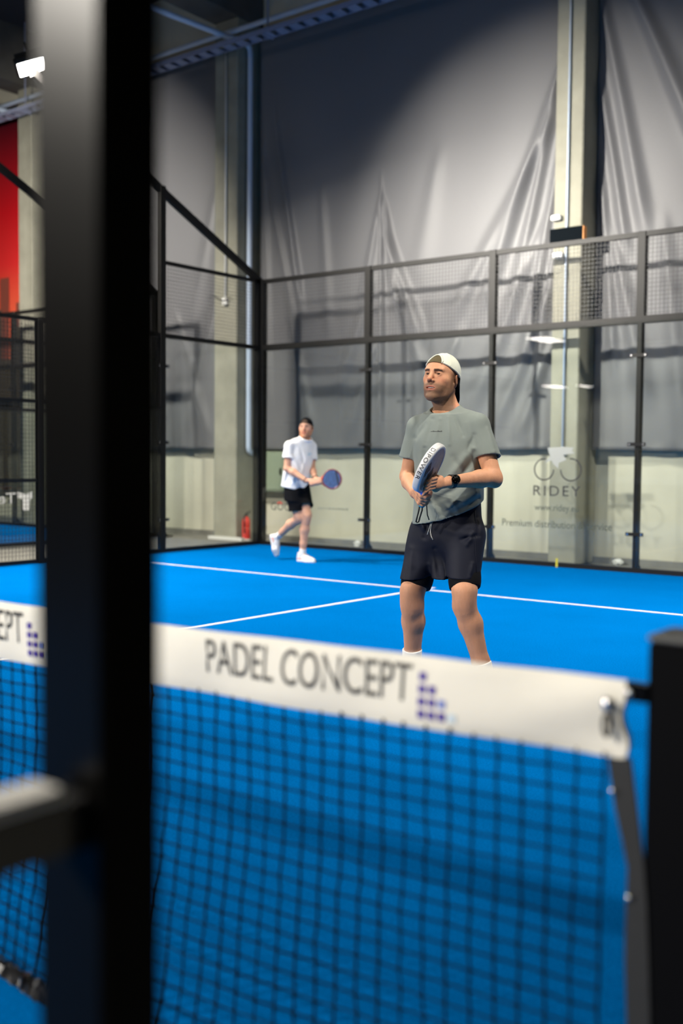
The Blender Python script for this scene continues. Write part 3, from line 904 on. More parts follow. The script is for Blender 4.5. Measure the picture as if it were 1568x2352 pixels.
def plane_cut(pt, n):
    """keep the side the normal points away from"""
    pt = np.array(pt, float); n = unit(n)
    return Prim(lambda P: -((P-pt)@n), pt, 1e9, 's', 0.0)

def smin(a, b, k):
    if k <= 0: return np.minimum(a, b)
    h = np.clip(0.5+0.5*(b-a)/k, 0, 1)
    return b+(a-b)*h-k*h*(1-h)

def field(prims, P, c=None, rad=None):
    d = np.full(len(P), 1e3)
    for pr in prims:
        if c is not None and pr.r < 1e8 and np.linalg.norm(pr.c-c)-pr.r > rad+pr.k+0.03: continue
        v = pr.f(P)
        if pr.op == 'u': d = smin(d, v, pr.k)
        elif pr.op == 's': d = -smin(-d, v, pr.k)
        elif pr.op == 'i': d = -smin(-d, -v, pr.k)
    return d

def group(prims, k=0.012):
    """several prims shaped on their own first, then blended in as one"""
    un = [q for q in prims if q.op == 'u']
    lo = np.min([q.c-q.r for q in un], 0); hi = np.max([q.c+q.r for q in un], 0)
    return Prim(lambda P: field(prims, P), (lo+hi)/2, np.linalg.norm(hi-lo)/2, 'u', k)

def tube_end(a, b, ra, rb, n=None, wall=0.010, deep=0.035, k=0.012, tail=0.08, flat=None):
    """sleeve or trouser leg: tapered tube from a to its open end b, cut across along n"""
    a = np.array(a, float); b = np.array(b, float); d = unit(b-a); L = np.linalg.norm(b-a)
    sl = (rb-ra)/L
    n = d if n is None else unit(n)
    return group([cone(a, b+d*tail, ra, rb+sl*tail, 0.0, flat=flat), plane_cut(b, n),
                  cone(b-d*deep, b+d*tail*1.3, rb-sl*deep-wall, rb+sl*tail*1.3-wall, 0.0, 's', flat=flat)], k)

def mesh_field(prims, h, warp=None):
    """surface nets on sparse blocks -> verts, quads"""
    B = 14
    un = [p for p in prims if p.op == 'u']
    lo = np.min([p.c-p.r for p in un], 0)-3*h; hi = np.max([p.c+p.r for p in un], 0)+3*h
    n = np.ceil((hi-lo)/h/B).astype(int)
    N = n*B+4
    keysV, posV, quads = [], [], []
    idx = np.arange(-1, B+1)
    I, J, K = np.meshgrid(idx, idx, idx, indexing='ij')
    loc = np.stack([I, J, K], -1).reshape(-1, 3)
    rad = (B/2+1.5)*h*1.7321
    # cull empty blocks first
    bi = np.stack(np.meshgrid(*[np.arange(k) for k in n], indexing='ij'), -1).reshape(-1, 3)
    cen = lo+(bi*B+B/2)*h
    ok = np.zeros(len(bi), bool)
    for p in un: ok |= (np.linalg.norm(cen-p.c, axis=1)-p.r < rad+0.02)
    bi, cen = bi[ok], cen[ok]
    dc = field(prims, cen)
    ok = np.abs(dc) < rad*1.8+0.05
    bi, cen = bi[ok], cen[ok]
    S1, S2 = N[1]*N[2], N[2]
    m = B+2
    for b, c in zip(bi, cen):
        g = loc+b*B
        P = lo+g*h
        d = field(prims, P, c, rad)
        if warp is not None: d = d+warp(P)
        D = d.reshape(m, m, m)
        if D.min() > 0 or D.max() < 0: continue
        ins = D < 0
        # cells
        cs = np.zeros((m-1,)*3, int); acc = np.zeros((m-1, m-1, m-1, 3)); cnt = np.zeros((m-1,)*3)
        base = np.stack(np.meshgrid(*[np.arange(m-1)]*3, indexing='ij'), -1).astype(float)
        cor = [(x, y, z) for x in (0, 1) for y in (0, 1) for z in (0, 1)]
        for a in range(8):
            for e in range(a+1, 8):
                ca, ce = cor[a], cor[e]
                if sum(abs(ca[q]-ce[q]) for q in range(3)) != 1: continue
                Da = D[ca[0]:m-1+ca[0], ca[1]:m-1+ca[1], ca[2]:m-1+ca[2]]
                De = D[ce[0]:m-1+ce[0], ce[1]:m-1+ce[1], ce[2]:m-1+ce[2]]
                s = (Da < 0) != (De < 0)
                if not s.any(): continue
                t = np.zeros_like(Da); t[s] = Da[s]/(Da[s]-De[s])
                pt = np.array(ca)+t[..., None]*(np.array(ce)-np.array(ca))
                acc[s] += pt[s]; cnt[s] += 1
        act = cnt > 0
        if not act.any(): continue
        ii = np.argwhere(act)
        gp = ii-1+b*B
        posV.append(lo+(gp+acc[act]/cnt[act][:, None])*h)
        keysV.append((gp[:, 0]+1)*S1+(gp[:, 1]+1)*S2+gp[:, 2]+1)
        for ax in range(3):
            o = [0, 0, 0]; o[ax] = 1
            A = ins[1:m-1, 1:m-1, 1:m-1]
            E = ins[1+o[0]:m-1+o[0], 1+o[1]:m-1+o[1], 1+o[2]:m-1+o[2]]
            ed = np.argwhere(A != E)
            if not len(ed): continue
            fl = A[ed[:, 0], ed[:, 1], ed[:, 2]]
            gq = ed+b*B
            u, v = [(1, 2), (2, 0), (0, 1)][ax]
            du = np.zeros(3, int); du[u] = 1; dv = np.zeros(3, int); dv[v] = 1
            kk = [((q[:, 0]+1)*S1+(q[:, 1]+1)*S2+q[:, 2]+1) for q in (gq-du-dv, gq-dv, gq, gq-du)]
            qd = np.stack(kk, 1)
            qd[~fl] = qd[~fl][:, ::-1]
            quads.append(qd)
    keys = np.concatenate(keysV); pos = np.concatenate(posV); Q = np.concatenate(quads)
    uk, first = np.unique(keys, return_index=True)
    V = pos[first]
    j = np.searchsorted(uk, Q); j = np.clip(j, 0, len(uk)-1)
    good = (uk[j] == Q).all(1)
    return V, j[good]

def mesh_object(name, V, Q, mats, parent=None, colors=None, relax=1):
    for _ in range(relax):                       # light smoothing
        acc = np.zeros_like(V); cnt = np.zeros(len(V))
        for a, b in ((0,1),(1,2),(2,3),(3,0)):
            np.add.at(acc, Q[:, a], V[Q[:, b]]); np.add.at(cnt, Q[:, a], 1)
            np.add.at(acc, Q[:, b], V[Q[:, a]]); np.add.at(cnt, Q[:, b], 1)
        V = V*0.5+0.5*acc/np.maximum(cnt, 1)[:, None]
    me = bpy.data.meshes.new(name)
    me.vertices.add(len(V)); me.vertices.foreach_set('co', V.ravel())
    me.loops.add(Q.size); me.loops.foreach_set('vertex_index', Q.ravel())
    me.polygons.add(len(Q)); me.polygons.foreach_set('loop_start', np.arange(len(Q))*4)
    me.polygons.foreach_set('use_smooth', np.ones(len(Q), bool))
    if not isinstance(mats, (list, tuple)): mats = [mats]
    for x in mats: me.materials.append(x)
    if colors is not None:
        at = me.color_attributes.new('complexion', 'FLOAT_COLOR', 'POINT')
        at.data.foreach_set('color', np.concatenate([colors(V), np.ones((len(V), 1))], 1).ravel())
    me.update(calc_edges=True); me.validate()
    return link(name, me, parent)

def complexion_material(name, rough=0.58, sss=0.10):
    mt = material(name, (0.5,0.3,0.2,1), rough, spec=0.28, bump=(180,0.12), sss=sss)
    nt = mt.node_tree; b = nt.nodes['Principled BSDF']
    a = nt.nodes.new('ShaderNodeVertexColor'); a.layer_name = 'complexion'
    n = nt.nodes.new('ShaderNodeTexNoise'); n.inputs['Scale'].default_value = 38; n.inputs['Detail'].default_value = 3
    mr = nt.nodes.new('ShaderNodeMapRange'); mr.inputs['To Min'].default_value = 0.86; mr.inputs['To Max'].default_value = 1.12
    nt.links.new(n.outputs['Fac'], mr.inputs['Value'])
    vm = nt.nodes.new('ShaderNodeVectorMath'); vm.operation = 'SCALE'
    nt.links.new(a.outputs['Color'], vm.inputs[0]); nt.links.new(mr.outputs['Result'], vm.inputs['Scale'])
    nt.links.new(vm.outputs['Vector'], b.inputs['Base Color'])
    return mt

def cloth(name, col, rough=0.8, scale=420, spec=0.2, sheen=0.1):
    return material(name, col, rough, spec=spec, sheen=sheen, bump=(scale,0.12), vary=(9,0.93,1.06))

# ------------------------------------------------------------------ a head in its own frame: x to its left, y forward, z up, origin between the ears
def head_prims(T, s=1.0, beard=0.0):
    """T maps head coordinates to body coordinates: (origin, 3x3 rows = head axes)"""
    o, A = T
    W_ = lambda p: o+s*(np.array(p, float)@A)
    def E(c, r, k=0.02, op='u'): return ell(W_(c), s*np.array(r), A, k*s, op)
    def C(a, b, ra, rb, k=0.015, op='u'): return cone(W_(a), W_(b), ra*s, rb*s, k*s, op)
    P = [E((0,-0.004,0.045), (0.076,0.098,0.086), 0.02),
         E((0,0.034,-0.012), (0.062,0.056,0.088), 0.035),
         E((0,0.051,0.038), (0.056,0.041,0.047), 0.025)]
    for q in (-1, 1):
        P += [C((q*0.058,-0.004,-0.045), (q*0.046,0.030,-0.082), 0.016, 0.016, 0.028),
              C((q*0.046,0.030,-0.082), (q*0.014,0.074,-0.101), 0.016, 0.016, 0.028),
              E((q*0.050,0.050,-0.010), (0.021,0.024,0.019), 0.024),
              E((q*0.050,0.016,-0.040), (0.021,0.032,0.036), 0.03),
              E((q*0.030,0.066,-0.052), (0.024,0.022,0.030), 0.022)]
    P += [E((0,0.077,-0.100), (0.020,0.016,0.017), 0.02),
          E((0,0.080,-0.056), (0.030,0.018,0.026), 0.02)]
    for q in (-1, 1):                            # brow ridge, sockets
        P += [C((q*0.012,0.092,0.032), (q*0.046,0.078,0.036), 0.0095, 0.009, 0.012),
              E((q*0.0325,0.101,0.014), (0.019,0.017,0.0125), 0.012, 's')]
    P += [C((0,0.091,0.026), (0,0.108,-0.012), 0.0085, 0.0105, 0.010),
          E((0,0.113,-0.020), (0.0115,0.0115,0.0105), 0.008)]
    for q in (-1, 1):
        P += [E((q*0.013,0.098,-0.0245), (0.0085,0.011,0.0085), 0.006),
              E((q*0.0065,0.105,-0.0345), (0.0038,0.006,0.0045), 0.002, 's'),
              E((q*0.0325,0.0745,0.0135), (0.0180,0.0172,0.0160), 0.005),                 # lids
              E((q*0.0325,0.093,0.0122), (0.0140,0.0095,0.0040), 0.0015, 's')]             # lid opening
    P += [C((-0.024,0.0840,-0.0555), (0,0.0950,-0.0525), 0.0042, 0.0050, 0.008), C((0,0.0950,-0.0525), (0.024,0.0840,-0.0555), 0.0050, 0.0042, 0.008),
          C((-0.020,0.0840,-0.0670), (0,0.0922,-0.0690), 0.0046, 0.0056, 0.009), C((0,0.0922,-0.0690), (0.020,0.0840,-0.0670), 0.0056, 0.0046, 0.009),
          E((0,0.0955,-0.0608), (0.026,0.0135,0.0046), 0.002, 's')]
    for q in (-1, 1):                            # ears
        ec = W_((q*0.082,-0.008,-0.003))
        ax = np.array([[q*0.82,-0.57,0.05],[q*0.57,0.82,-0.16],[0.03,0.16,0.987]]); ax = np.array([unit(r) for r in ax])@A
        P += [ell(ec, s*np.array((0.0075,0.0195,0.032)), ax, 0.006*s),
              ell(W_((q*0.0890,-0.0035,0.003)), s*np.array((0.0055,0.0115,0.020)), ax, 0.003*s, 's'),
              E((q*0.076,-0.002,-0.026), (0.006,0.008,0.009), 0.006)]
    return P, W_

def head_colors(V, T, s, skin, lip, brow, stubble, stub_amt, hair, red):
    o, A = T
    q = ((V-o)@A.T)/s                            # head coordinates
    x, y, z = q[:, 0], q[:, 1], q[:, 2]
    col = np.tile(np.array(skin), (len(V), 1))
    inhead = (np.abs(x) < 0.11) & (y > -0.13) & (y < 0.14) & (z > -0.16) & (z < 0.16)
    def mix(w, c):
        nonlocal col
        w = np.clip(w, 0, 1)[:, None]*inhead[:, None]; col = col*(1-w)+np.array(c)*w
    g = lambda a, b, v: np.clip((v-a)/(b-a), 0, 1)
    # ruddy nose, cheeks, ears
    mix(0.45*np.exp(-((x/0.018)**2+((z+0.02)/0.018)**2))*g(0.09,0.105,y), red)
    mix(0.35*np.exp(-(((np.abs(x)-0.045)/0.02)**2+((z+0.02)/0.02)**2))*g(0.03,0.06,y), red)
    mix(0.40*g(0.078,0.088,np.abs(x)), red)
    # beard shadow on jaw, chin, upper lip and sideburns
    jaw = g(-0.020,-0.050,z+0.35*np.clip(0.03-y,0,0.1)*0-0.20*np.clip(y-0.06,0,0.05))*g(-0.035,-0.010,y)
    jaw = np.maximum(jaw, g(0.030,0.055,np.abs(x))*g(0.045,0.015,np.abs(y-0.012))*g(0.035,0.0,z))
    under = g(-0.085,-0.11,z)*g(-0.02,0.02,y)
    mous = np.exp(-((z+0.041)/0.008)**2)*g(0.034,0.022,np.abs(x))*g(0.07,0.085,y)
    mix(stub_amt*np.maximum(np.maximum(jaw, mous), under*0.8)*(1-0.8*np.exp(-((x/0.03)**2+((z+0.06)/0.012)**2))*g(0.075,0.085,y)), stubble)
    # short sides of the hair
    side = g(0.050,0.066,np.abs(x))*g(0.035,0.005,y)*g(0.000,0.022,z)
    back = g(-0.03,-0.06,y)*g(-0.06,-0.03,z)
    mix(0.85*np.maximum(side, back)*(np.abs(x) < 0.0775), hair)
    mix(g(0.066,0.080,z)*0.9, hair)
    # brows, lips
    bz = 0.0315+0.10*(np.abs(x)-0.03)*np.where(np.abs(x) < 0.036, 1, -1)
    mix(0.92*np.exp(-((z-bz)/0.0058)**4)*g(0.010,0.015,np.abs(x))*g(0.056,0.050,np.abs(x))*g(0.05,0.06,y), brow)
    mix(0.85*np.exp(-(((z+0.0608)/0.0125)**4))*np.exp(-((x/0.0265)**4))*g(0.078,0.084,y), lip)
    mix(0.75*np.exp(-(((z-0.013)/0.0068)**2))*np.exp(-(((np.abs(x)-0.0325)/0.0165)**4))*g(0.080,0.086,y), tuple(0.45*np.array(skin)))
    return col

def eyes(parent, T, s, iris, look=(0,1,0)):
    o, A = T
    W_ = lambda p: o+s*(np.array(p, float)@A)
    lookw = unit(np.array(look, float)@A)
    for q in (-1, 1):
        b = MB(); c = W_((q*0.0325,0.0752,0.0124))
        b.sphere(c, 0.0124*s, 14, mi=0)
        b.disc(c+lookw*0.0120*s, lookw, 0.0060*s, 14, 0.0016*s, mi=1)
        b.disc(c+lookw*0.0128*s, lookw, 0.0026*s, 10, 0.0010*s, mi=2)
        b.build('eye', [M['eye_white'], iris, M['black']], parent, True)

def cap(parent, T, s, mat_crown, mat_brim, mat_gap, skull, zf=0.072, brim_len=0.088):
    """cap worn backwards: crown with seams and an adjuster opening over the brow, brim hanging behind"""
    o, A = T
    W_ = lambda p: o+s*(np.array(p, float)@A)
    V, Q = [], []
    nu, nv_ = 64, 22
    c0 = np.array((0,-0.006,0.040)); R = np.array((0.083,0.104,0.098))
    def skull_r(d):                              # how far the head reaches in a direction
        rs = np.linspace(0.05, 0.15, 101)
        P = np.array([W_(c0+d*r) for r in rs])
        ins = field(skull, P) < 0
        return rs[np.nonzero(ins)[0].max()] if ins.any() else 0.05
    memo = {}
    rimz = lambda y: zf-0.068*np.clip((0.095-y)/0.20,0,1)
    vs, fs = [], []
    def surf(a, t):                              # t = 0 rim .. 1 crown
        d = np.array((math.sin(a), math.cos(a), 0))
        y0 = c0[1]+R[1]*d[1]*0.97
        zr = rimz(y0)
        th0 = math.asin(np.clip((zr-c0[2])/R[2], -0.9, 0.9))
        th = th0+(math.pi/2-th0)*t
        rr = np.array((R[0]*d[0]*math.cos(th), R[1]*d[1]*math.cos(th), R[2]*math.sin(th)))
        key = (round(a, 2), round(t, 2))
        if key not in memo:
            L = np.linalg.norm(rr); memo[key] = max(L, skull_r(rr/L)+0.006)/L
        return c0+rr*memo[key]*(1+0.004*math.sin(5*a+3*t))
    for i in range(nu):
        for j in range(nv_+1):
            vs.append(W_(surf(2*math.pi*i/nu, j/nv_)))
    for i in range(nu):
        a = 2*math.pi*(i+0.5)/nu
        aa = (a+math.pi) % (2*math.pi)-math.pi
        for j in range(nv_):
            t = (j+0.5)/nv_
            if (aa/0.55)**2+(t/0.445)**2 < 1: continue      # the opening above the forehead
            i2 = (i+1) % nu
            fs.append((i*(nv_+1)+j, i*(nv_+1)+j+1, i2*(nv_+1)+j+1, i2*(nv_+1)+j))
    b = MB(); b.add(vs, fs)
    cr = b.build('cap', mat_crown, parent, True)
    so = cr.modifiers.new('thickness', 'SOLIDIFY'); so.thickness = 0.004*s; so.offset = 1
    # seams
    b = MB()
    for a in (math.pi/3, -math.pi/3, 2*math.pi/3, -2*math.pi/3, math.pi):
        b.tube([W_(c0+(surf(a, t)-c0)*1.006) for t in np.linspace(0.02, 0.97, 14)], 0.0012*s, 5)
    ed = [W_(c0+(surf(0.52*math.cos(u)*1.03, 0.42*math.sin(u))-c0)*1.004) for u in np.linspace(0, math.pi, 18)]
    b.tube(ed, 0.0038*s, 6)
    b.tube([W_(c0+(surf(a, 0.02)-c0)*1.002) for a in np.linspace(0.52, 2*math.pi-0.52, 40)], 0.0022*s, 6)
    b.sphere(W_(c0+(0,0,R[2]*1.0)), 0.006*s, 10, (1,1,0.6))
    b.build('seam', mat_crown, cr, True)
    # adjuster strap and the dark gap behind it
    b = MB(); vs = []; fs = []
    n = 16
    for i in range(n+1):
        a = -0.56+1.12*i/n
        for t in (0.0, 0.10, 0.2, 0.32, 0.44): vs.append(W_(c0+(surf(a, t)-c0)*0.985))
    for i in range(n):
        for j in range(4): fs.append((i*5+j, i*5+j+1, (i+1)*5+j+1, (i+1)*5+j))
    b.add(vs, fs); b.build('adjuster_opening', mat_gap, cr, True)
    # brim
    b = MB(); vs = []; fs = []
    n, k = 20, 10
    for i in range(n+1):
        u = -1+2*i/n
        a = math.pi+u*1.12
        r0 = c0+(surf(a, 0.0)-c0)*1.02
        ln = brim_len*max(0.02, (1-abs(u)**2.6))
        for j in range(k+1):
            t = j/k
            p = r0+np.array((0.0, -ln*0.62*t, -ln*t*0.95-0.014*t*t))+np.array((-r0[0]*0.10*t, 0.0, 0.0))
            p = p+np.array((0, 0.016*u*u*t, 0))
            vs.append(W_(p))
    for i in range(n):
        for j in range(k): fs.append((i*(k+1)+j, (i+1)*(k+1)+j, (i+1)*(k+1)+j+1, i*(k+1)+j+1))
    b.add(vs, fs); br = b.build('cap_brim', mat_brim, cr, True)
    so = br.modifiers.new('thickness', 'SOLIDIFY'); so.thickness = 0.0035*s; so.offset = 0
    return cr

def grip_hand(prims, wrist, c, a, side, toward, rad, gap=0.0215, span=300, s=1.0, k=0.006, flip=1):
    """a hand closed around a handle: c = handle point, a = handle axis, side = where the palm lies, toward = where the fingers pass first"""
    a = unit(a); side = unit(np.array(side)-a*np.dot(side, a))
    tw = np.cross(a, side)
    if np.dot(tw, toward) < 0: tw = -tw
    palm = c+side*(rad+0.017*s)
    prims += [cone(wrist, palm+side*0.004*s, 0.027*s, 0.026*s, 0.02*s, flat=(np.cross(a, unit(palm-wrist)), 0.8))]
    prims += [ell(palm, np.array((0.018,0.040,0.046))*s, np.array([side, tw, a]), 0.014*s)]
    for i in range(4):
        off = (i-1.5)*gap*s*flip
        R = [0.0096,0.0100,0.0094,0.0082][i]*s
        ln = [0.93,1.0,0.95,0.82][i]
        pts = []
        for w in np.linspace(0.10, span/360*ln, 6):
            an = w*2*math.pi
            rr = rad+R*1.0
            pts.append((c+a*off+rr*(math.cos(an)*side+math.sin(an)*tw)*1.0, R*(1.12-0.22*w/0.8)))
        pts[0] = (palm+tw*0.034*s+a*off*0.95, R*1.15)
        prims += chain(pts, k*s)
    # thumb leaves the side of the palm and closes from the other way
    off = -1.9*gap*s*flip
    pts = [(palm-tw*0.012*s+a*off*0.55, 0.0135*s)]
    for w, R in ((-0.13,0.0115),(-0.27,0.0105),(-0.40,0.0092)):
        an = w*2*math.pi
        pts.append((c+a*off*0.75+(rad+R*s)*(math.cos(an)*side+math.sin(an)*tw), R*s))
    prims += chain(pts, 0.008*s)

def shoe(name, heel, toe, up, s, mat_u, mat_s, mat_a, parent):
    """trainer: heel and toe points of its sole"""
    heel = np.array(heel, float); toe = np.array(toe, float); f = unit(toe-heel); up = unit(np.array(up)-f*np.dot(up, f)); w = np.cross(f, up)
    A = np.array([f, w, up]); L = np.linalg.norm(toe-heel)
    q = lambda x, y, z: heel+f*x*L+w*y+up*z
    pr = chain([(q(0.12,0,0.045), 0.037*s), (q(0.40,0,0.042), 0.036*s), (q(0.68,0.004,0.034), 0.043*s), (q(0.90,0.0,0.026), 0.030*s)], 0.03)
    pr += [cone(q(0.13,0,0.05), q(0.15,0,0.10), 0.038*s, 0.041*s, 0.02), cone(q(0.30,0,0.075), q(0.55,0,0.055), 0.030*s, 0.028*s, 0.02)]
    pr += [plane_cut(q(0,0,0.018), -up), plane_cut(q(0.15,0,0.108), up*1.0+f*0.25), cone(q(0.15,0,0.075), q(0.17,0,0.16), 0.028*s, 0.034*s, 0.0, 's')]
    V, Q = mesh_field(pr, 0.004)
    o = mesh_object(name, V, Q, mat_u, parent)
    sp = chain([(q(0.12,0,0.012), 0.042*s), (q(0.40,0,0.012), 0.038*s), (q(0.68,0.004,0.012), 0.050*s), (q(0.91,0.0,0.016), 0.033*s)], 0.03, flat=None)
    sp += [plane_cut(q(0,0,0.0), -up), plane_cut(q(0,0,0.026), up)]
    V, Q = mesh_field(sp, 0.004)
    mesh_object('sole', V, Q, mat_s, o)
    b = MB()
    for x in (0.42, 0.48, 0.54, 0.60):
        z = 0.108-0.09*(x-0.40)
        b.tube([q(x,-0.020,z-0.012), q(x,-0.008,z), q(x,0.008,z), q(x,0.020,z-0.012)], 0.0028*s, 5)
    b.build('laces', mat_u, o, True)
    for sd in (-1, 1):
        b = MB(); b.tube([q(0.10,sd*0.039*s,0.035), q(0.25,sd*0.040*s,0.045), q(0.36,sd*0.038*s,0.03)], 0.005*s, 6)
        b.build('side_stripe', mat_a, o, True)
    return o

def racket(name, label, butt, centre, e1, n, mats, head=(0.128,0.142), thick=0.019, rim_words=None, dots=None):
    """padel racket: thick rounded rim, perforated face, bridge with an open throat, wrapped handle, wrist cord"""
    base = np.array(butt, float)
    t = thing(name, label, 'padel racket', tuple(base))
    a = unit(np.array(centre)-base); n = unit(np.array(n)-a*np.dot(n, a)); w = np.cross(n, a)
    Lc = np.linalg.norm(np.array(centre)-base)
    q = lambda x, y, z=0.0: w*x+a*y+n*z          # local: x across, y along from the butt, z out of the face
    ha, hb = head
    def outline(u):                              # head outline, flatter towards the throat
        x = ha*math.sin(u); y = hb*math.cos(u)
        if y < 0: x *= (1-0.20*(y/hb)**2)
        return np.array((x, Lc+y))
    N_ = 72
    b = MB(); vs = []; fs = []
    prof = [(0.0,-1.0),(0.6,-0.86),(0.95,-0.45),(1.0,0.0),(0.95,0.45),(0.6,0.86),(0.0,1.0),(-1.0,1.0),(-1.0,-1.0)]
    for i in range(N_):
        u = 2*math.pi*i/N_
        p = outline(u); p2 = outline(u+0.01); tg = unit(p2-p); no = np.array((-tg[1], tg[0]))
        if no@(p-np.array((0, Lc))) < 0: no = -no
        for r, z in prof:
            pp = p+no*(r*0.008-0.008); vs.append(q(pp[0], pp[1], z*thick))
    k = len(prof)
    for i in range(N_):
        for j in range(k):
            fs.append((i*k+j, ((i+1)%N_)*k+j, ((i+1)%N_)*k+(j+1)%k, i*k+(j+1)%k))
    b.add(vs, fs)
    rim = b.build('rim', mats['rim'], t, True)
    for sd, nm in ((1, 'face'), (-1, 'face')):
        b = MB(); pts = [outline(2*math.pi*i/N_) for i in range(N_)]
        cc = np.array((0, Lc))
        vs = [q(*(cc+(p-cc)*0.935), sd*(thick-0.0015)) for p in pts]+[q(0, Lc, sd*(thick-0.0012))]
        fs = [(i, (i+1)%N_, N_) for i in range(N_)]
        b.add(vs, fs if sd > 0 else [f[::-1] for f in fs])
        fc = b.build(nm, mats['face'], t)
        if dots:
            b = MB()
            for x, y, r in dots:
                b.disc(q(x, Lc+y, sd*(thick-0.0008)), n*sd, r, 8, 0.0012)
            b.build('hole_pattern', mats['dots'], fc)
        if mats.get('print') and sd > 0:
            b = MB()
            for x0, y0, x1, y1 in mats['print']:
                b.add([q(x0, Lc+y0, thick), q(x1, Lc+y0, thick), q(x1, Lc+y1, thick), q(x0, Lc+y1, thick)], [(0,1,2,3)])
            b.build('face_print', mats['dots'], fc)
    b = MB()
    for sd in (-1, 1):
        p0 = outline(math.pi+sd*0.62)
        b.tube([q(p0[0]*0.95, p0[1]+0.004), q(sd*0.030, Lc-hb-0.012), q(sd*0.017, Lc-hb-0.045), q(0, Lc-hb-0.06)], [0.016,0.015,0.014,0.014], 10)
    b.build('throat', mats['throat'], t, True)
    hl = Lc-hb-0.045
    b = MB(); vs = []; fs = []
    ring = 12; steps = 40
    for i in range(steps+1):
        y = 0.004+hl*i/steps
        r = 0.0165+0.0012*(0.5+0.5*math.cos(i*math.pi))*(1 if i % 2 else 0.2)
        for j in range(ring):
            an = 2*math.pi*j/ring
            vs.append(q(r*1.08*math.cos(an), y, r*0.95*math.sin(an)))
    for i in range(steps):
        for j in range(ring): fs.append((i*ring+j, i*ring+(j+1)%ring, (i+1)*ring+(j+1)%ring, (i+1)*ring+j))
    fs += [tuple(range(ring-1,-1,-1)), tuple(steps*ring+j for j in range(ring))]
    b.add(vs, fs); gr = b.build('grip', mats['grip'], t, True)
    b = MB(); b.tube([q(0,-0.012), q(0,-0.004), q(0,0.010)], [0.017,0.0195,0.0185], 14); b.build('butt_cap', mats['cap'], t, True)
    if rim_words:
        bb = MB()
        word, u0, u1, hgt, mat_w, flip = rim_words
        vs, fs = fit_text(word, 1.0, 1.0, 1.15)
        H = vs[:, 1].max()
        out = []
        for x, y, _ in vs:
            u = u0+(u1-u0)*x
            p = outline(u); p2 = outline(u+0.01); tg = unit(p2-p); no = np.array((-tg[1], tg[0]))
            if no@(p-np.array((0, Lc))) < 0: no = -no
            z = (y/H-0.5)*hgt*flip
            pp = p+no*(0.0012-0.0022*(abs(z)/thick)**2*1.6)
            out.append(q(pp[0], pp[1], z))
        bb.add(out, fs); bb.build('rim_lettering', mat_w, rim)
    return t, q

M['eye_white'] = material('eye_white', (0.62,0.58,0.55,1), 0.25)
M['iris_brown'] = material('brown_iris', (0.035,0.022,0.014,1), 0.2)
M['iris_grey'] = material('grey_iris', (0.08,0.09,0.10,1), 0.2)
M['teeth'] = material('teeth', (0.78,0.75,0.70,1), 0.3)
M['skin'] = complexion_material('player_skin')
M['navy_short'] = cloth('navy_shorts_cloth', (0.006,0.0075,0.017,1), 0.65, spec=0.18, sheen=0.0)
M['black_cloth'] = cloth('black_cloth', (0.005,0.005,0.006,1), 0.85, spec=0.12, sheen=0.0)
M['sage'] = cloth('grey_green_shirt_cloth', srgb(122,130,125), 0.8)
M['white_cloth'] = cloth('white_shirt_cloth', (0.80,0.80,0.81,1), 0.9)
M['sock'] = cloth('white_sock_cloth', (0.72,0.72,0.72,1), 0.9, 250)
M['cap_cloth'] = cloth('pale_cap_cloth', srgb(214,215,199), 0.9)
M['gap'] = material('brown_gap', srgb(84,74,48), 0.9)
M['shoe_white'] = material('white_trainer', (0.68,0.68,0.68,1), 0.6, bump=(120,0.15))
M['shoe_orange'] = material('orange_trim', srgb(235,120,70), 0.6)
M['cord'] = material('black_cord', (0.01,0.01,0.01,1), 0.7)
M['draw'] = material('pale_drawstring', srgb(190,190,185), 0.9, vary=(220,0.5,1.1))

RH = np.array([math.cos(YAW), math.sin(YAW), 0.0])         # level directions as seen by the photographer
TH = np.array([math.sin(YAW), -math.cos(YAW), 0.0])
ZU = np.array([0,0,1.0])
class Place:
    """measures points of a figure on the photograph at a given distance, relative to its base"""
    def __init__(self, base): self.base = np.array(base, float)
    def __call__(self, u, v, D):
        return CAM + D*(CF + CR*(u-784)/FOC - CU*(v-1176)/FOC) - self.base

def fold_warp(folds, rad, gain=1.45):
    """cloth folds: (a, b, width, height) ridges (height > 0) and valleys along segments"""
    F = [(np.array(a), np.array(b), w, h) for a, b, w, h in folds]
    def f(P):
        d = np.zeros(len(P))
        for a, b, w, h in F:
            ab = b-a; q = P-a
            # distance seen from the front, faded with depth behind the cloth
            t = np.clip((q@ab)/(ab@ab), 0, 1)
            r = q-t[:, None]*ab
            dep = r@rad; lat = r-dep[:, None]*rad
            l2 = (lat*lat).sum(1)
            d -= gain*h*np.exp(-l2/(w*w))*np.exp(-(dep/0.11)**2)*(0.35+0.65*np.sin(np.pi*np.clip(t,0.08,0.92)))
        return d
    return f

# ------------------------------------------------------------------ first player: grey-green shirt, pale cap turned backwards
B1 = np.array((8.02, 2.60, 0.0))
p = Place(B1)
th = math.radians(30)
F1 = -math.sin(th)*RH+math.cos(th)*TH
L1 = math.cos(th)*RH+math.sin(th)*TH
hy, hp = math.radians(37), math.radians(9)
hf = -math.sin(hy)*RH+math.cos(hy)*TH
hl = math.cos(hy)*RH+math.sin(hy)*TH
hf2 = hf*math.cos(hp)+ZU*math.sin(hp); hu2 = -hf*math.sin(hp)+ZU*math.cos(hp)
rl = math.radians(-3)
hl2 = hl*math.cos(rl)+hu2*math.sin(rl); hu3 = -hl*math.sin(rl)+hu2*math.cos(rl)
T1 = (p(1014,873,5.60), np.array([hl2, hf2, hu3]))
S1H = 1.03
bp, HW = head_prims(T1, S1H)
head1 = [q for q in bp if q.op == 'u'][:3]
neck = p(1030,950,5.62)
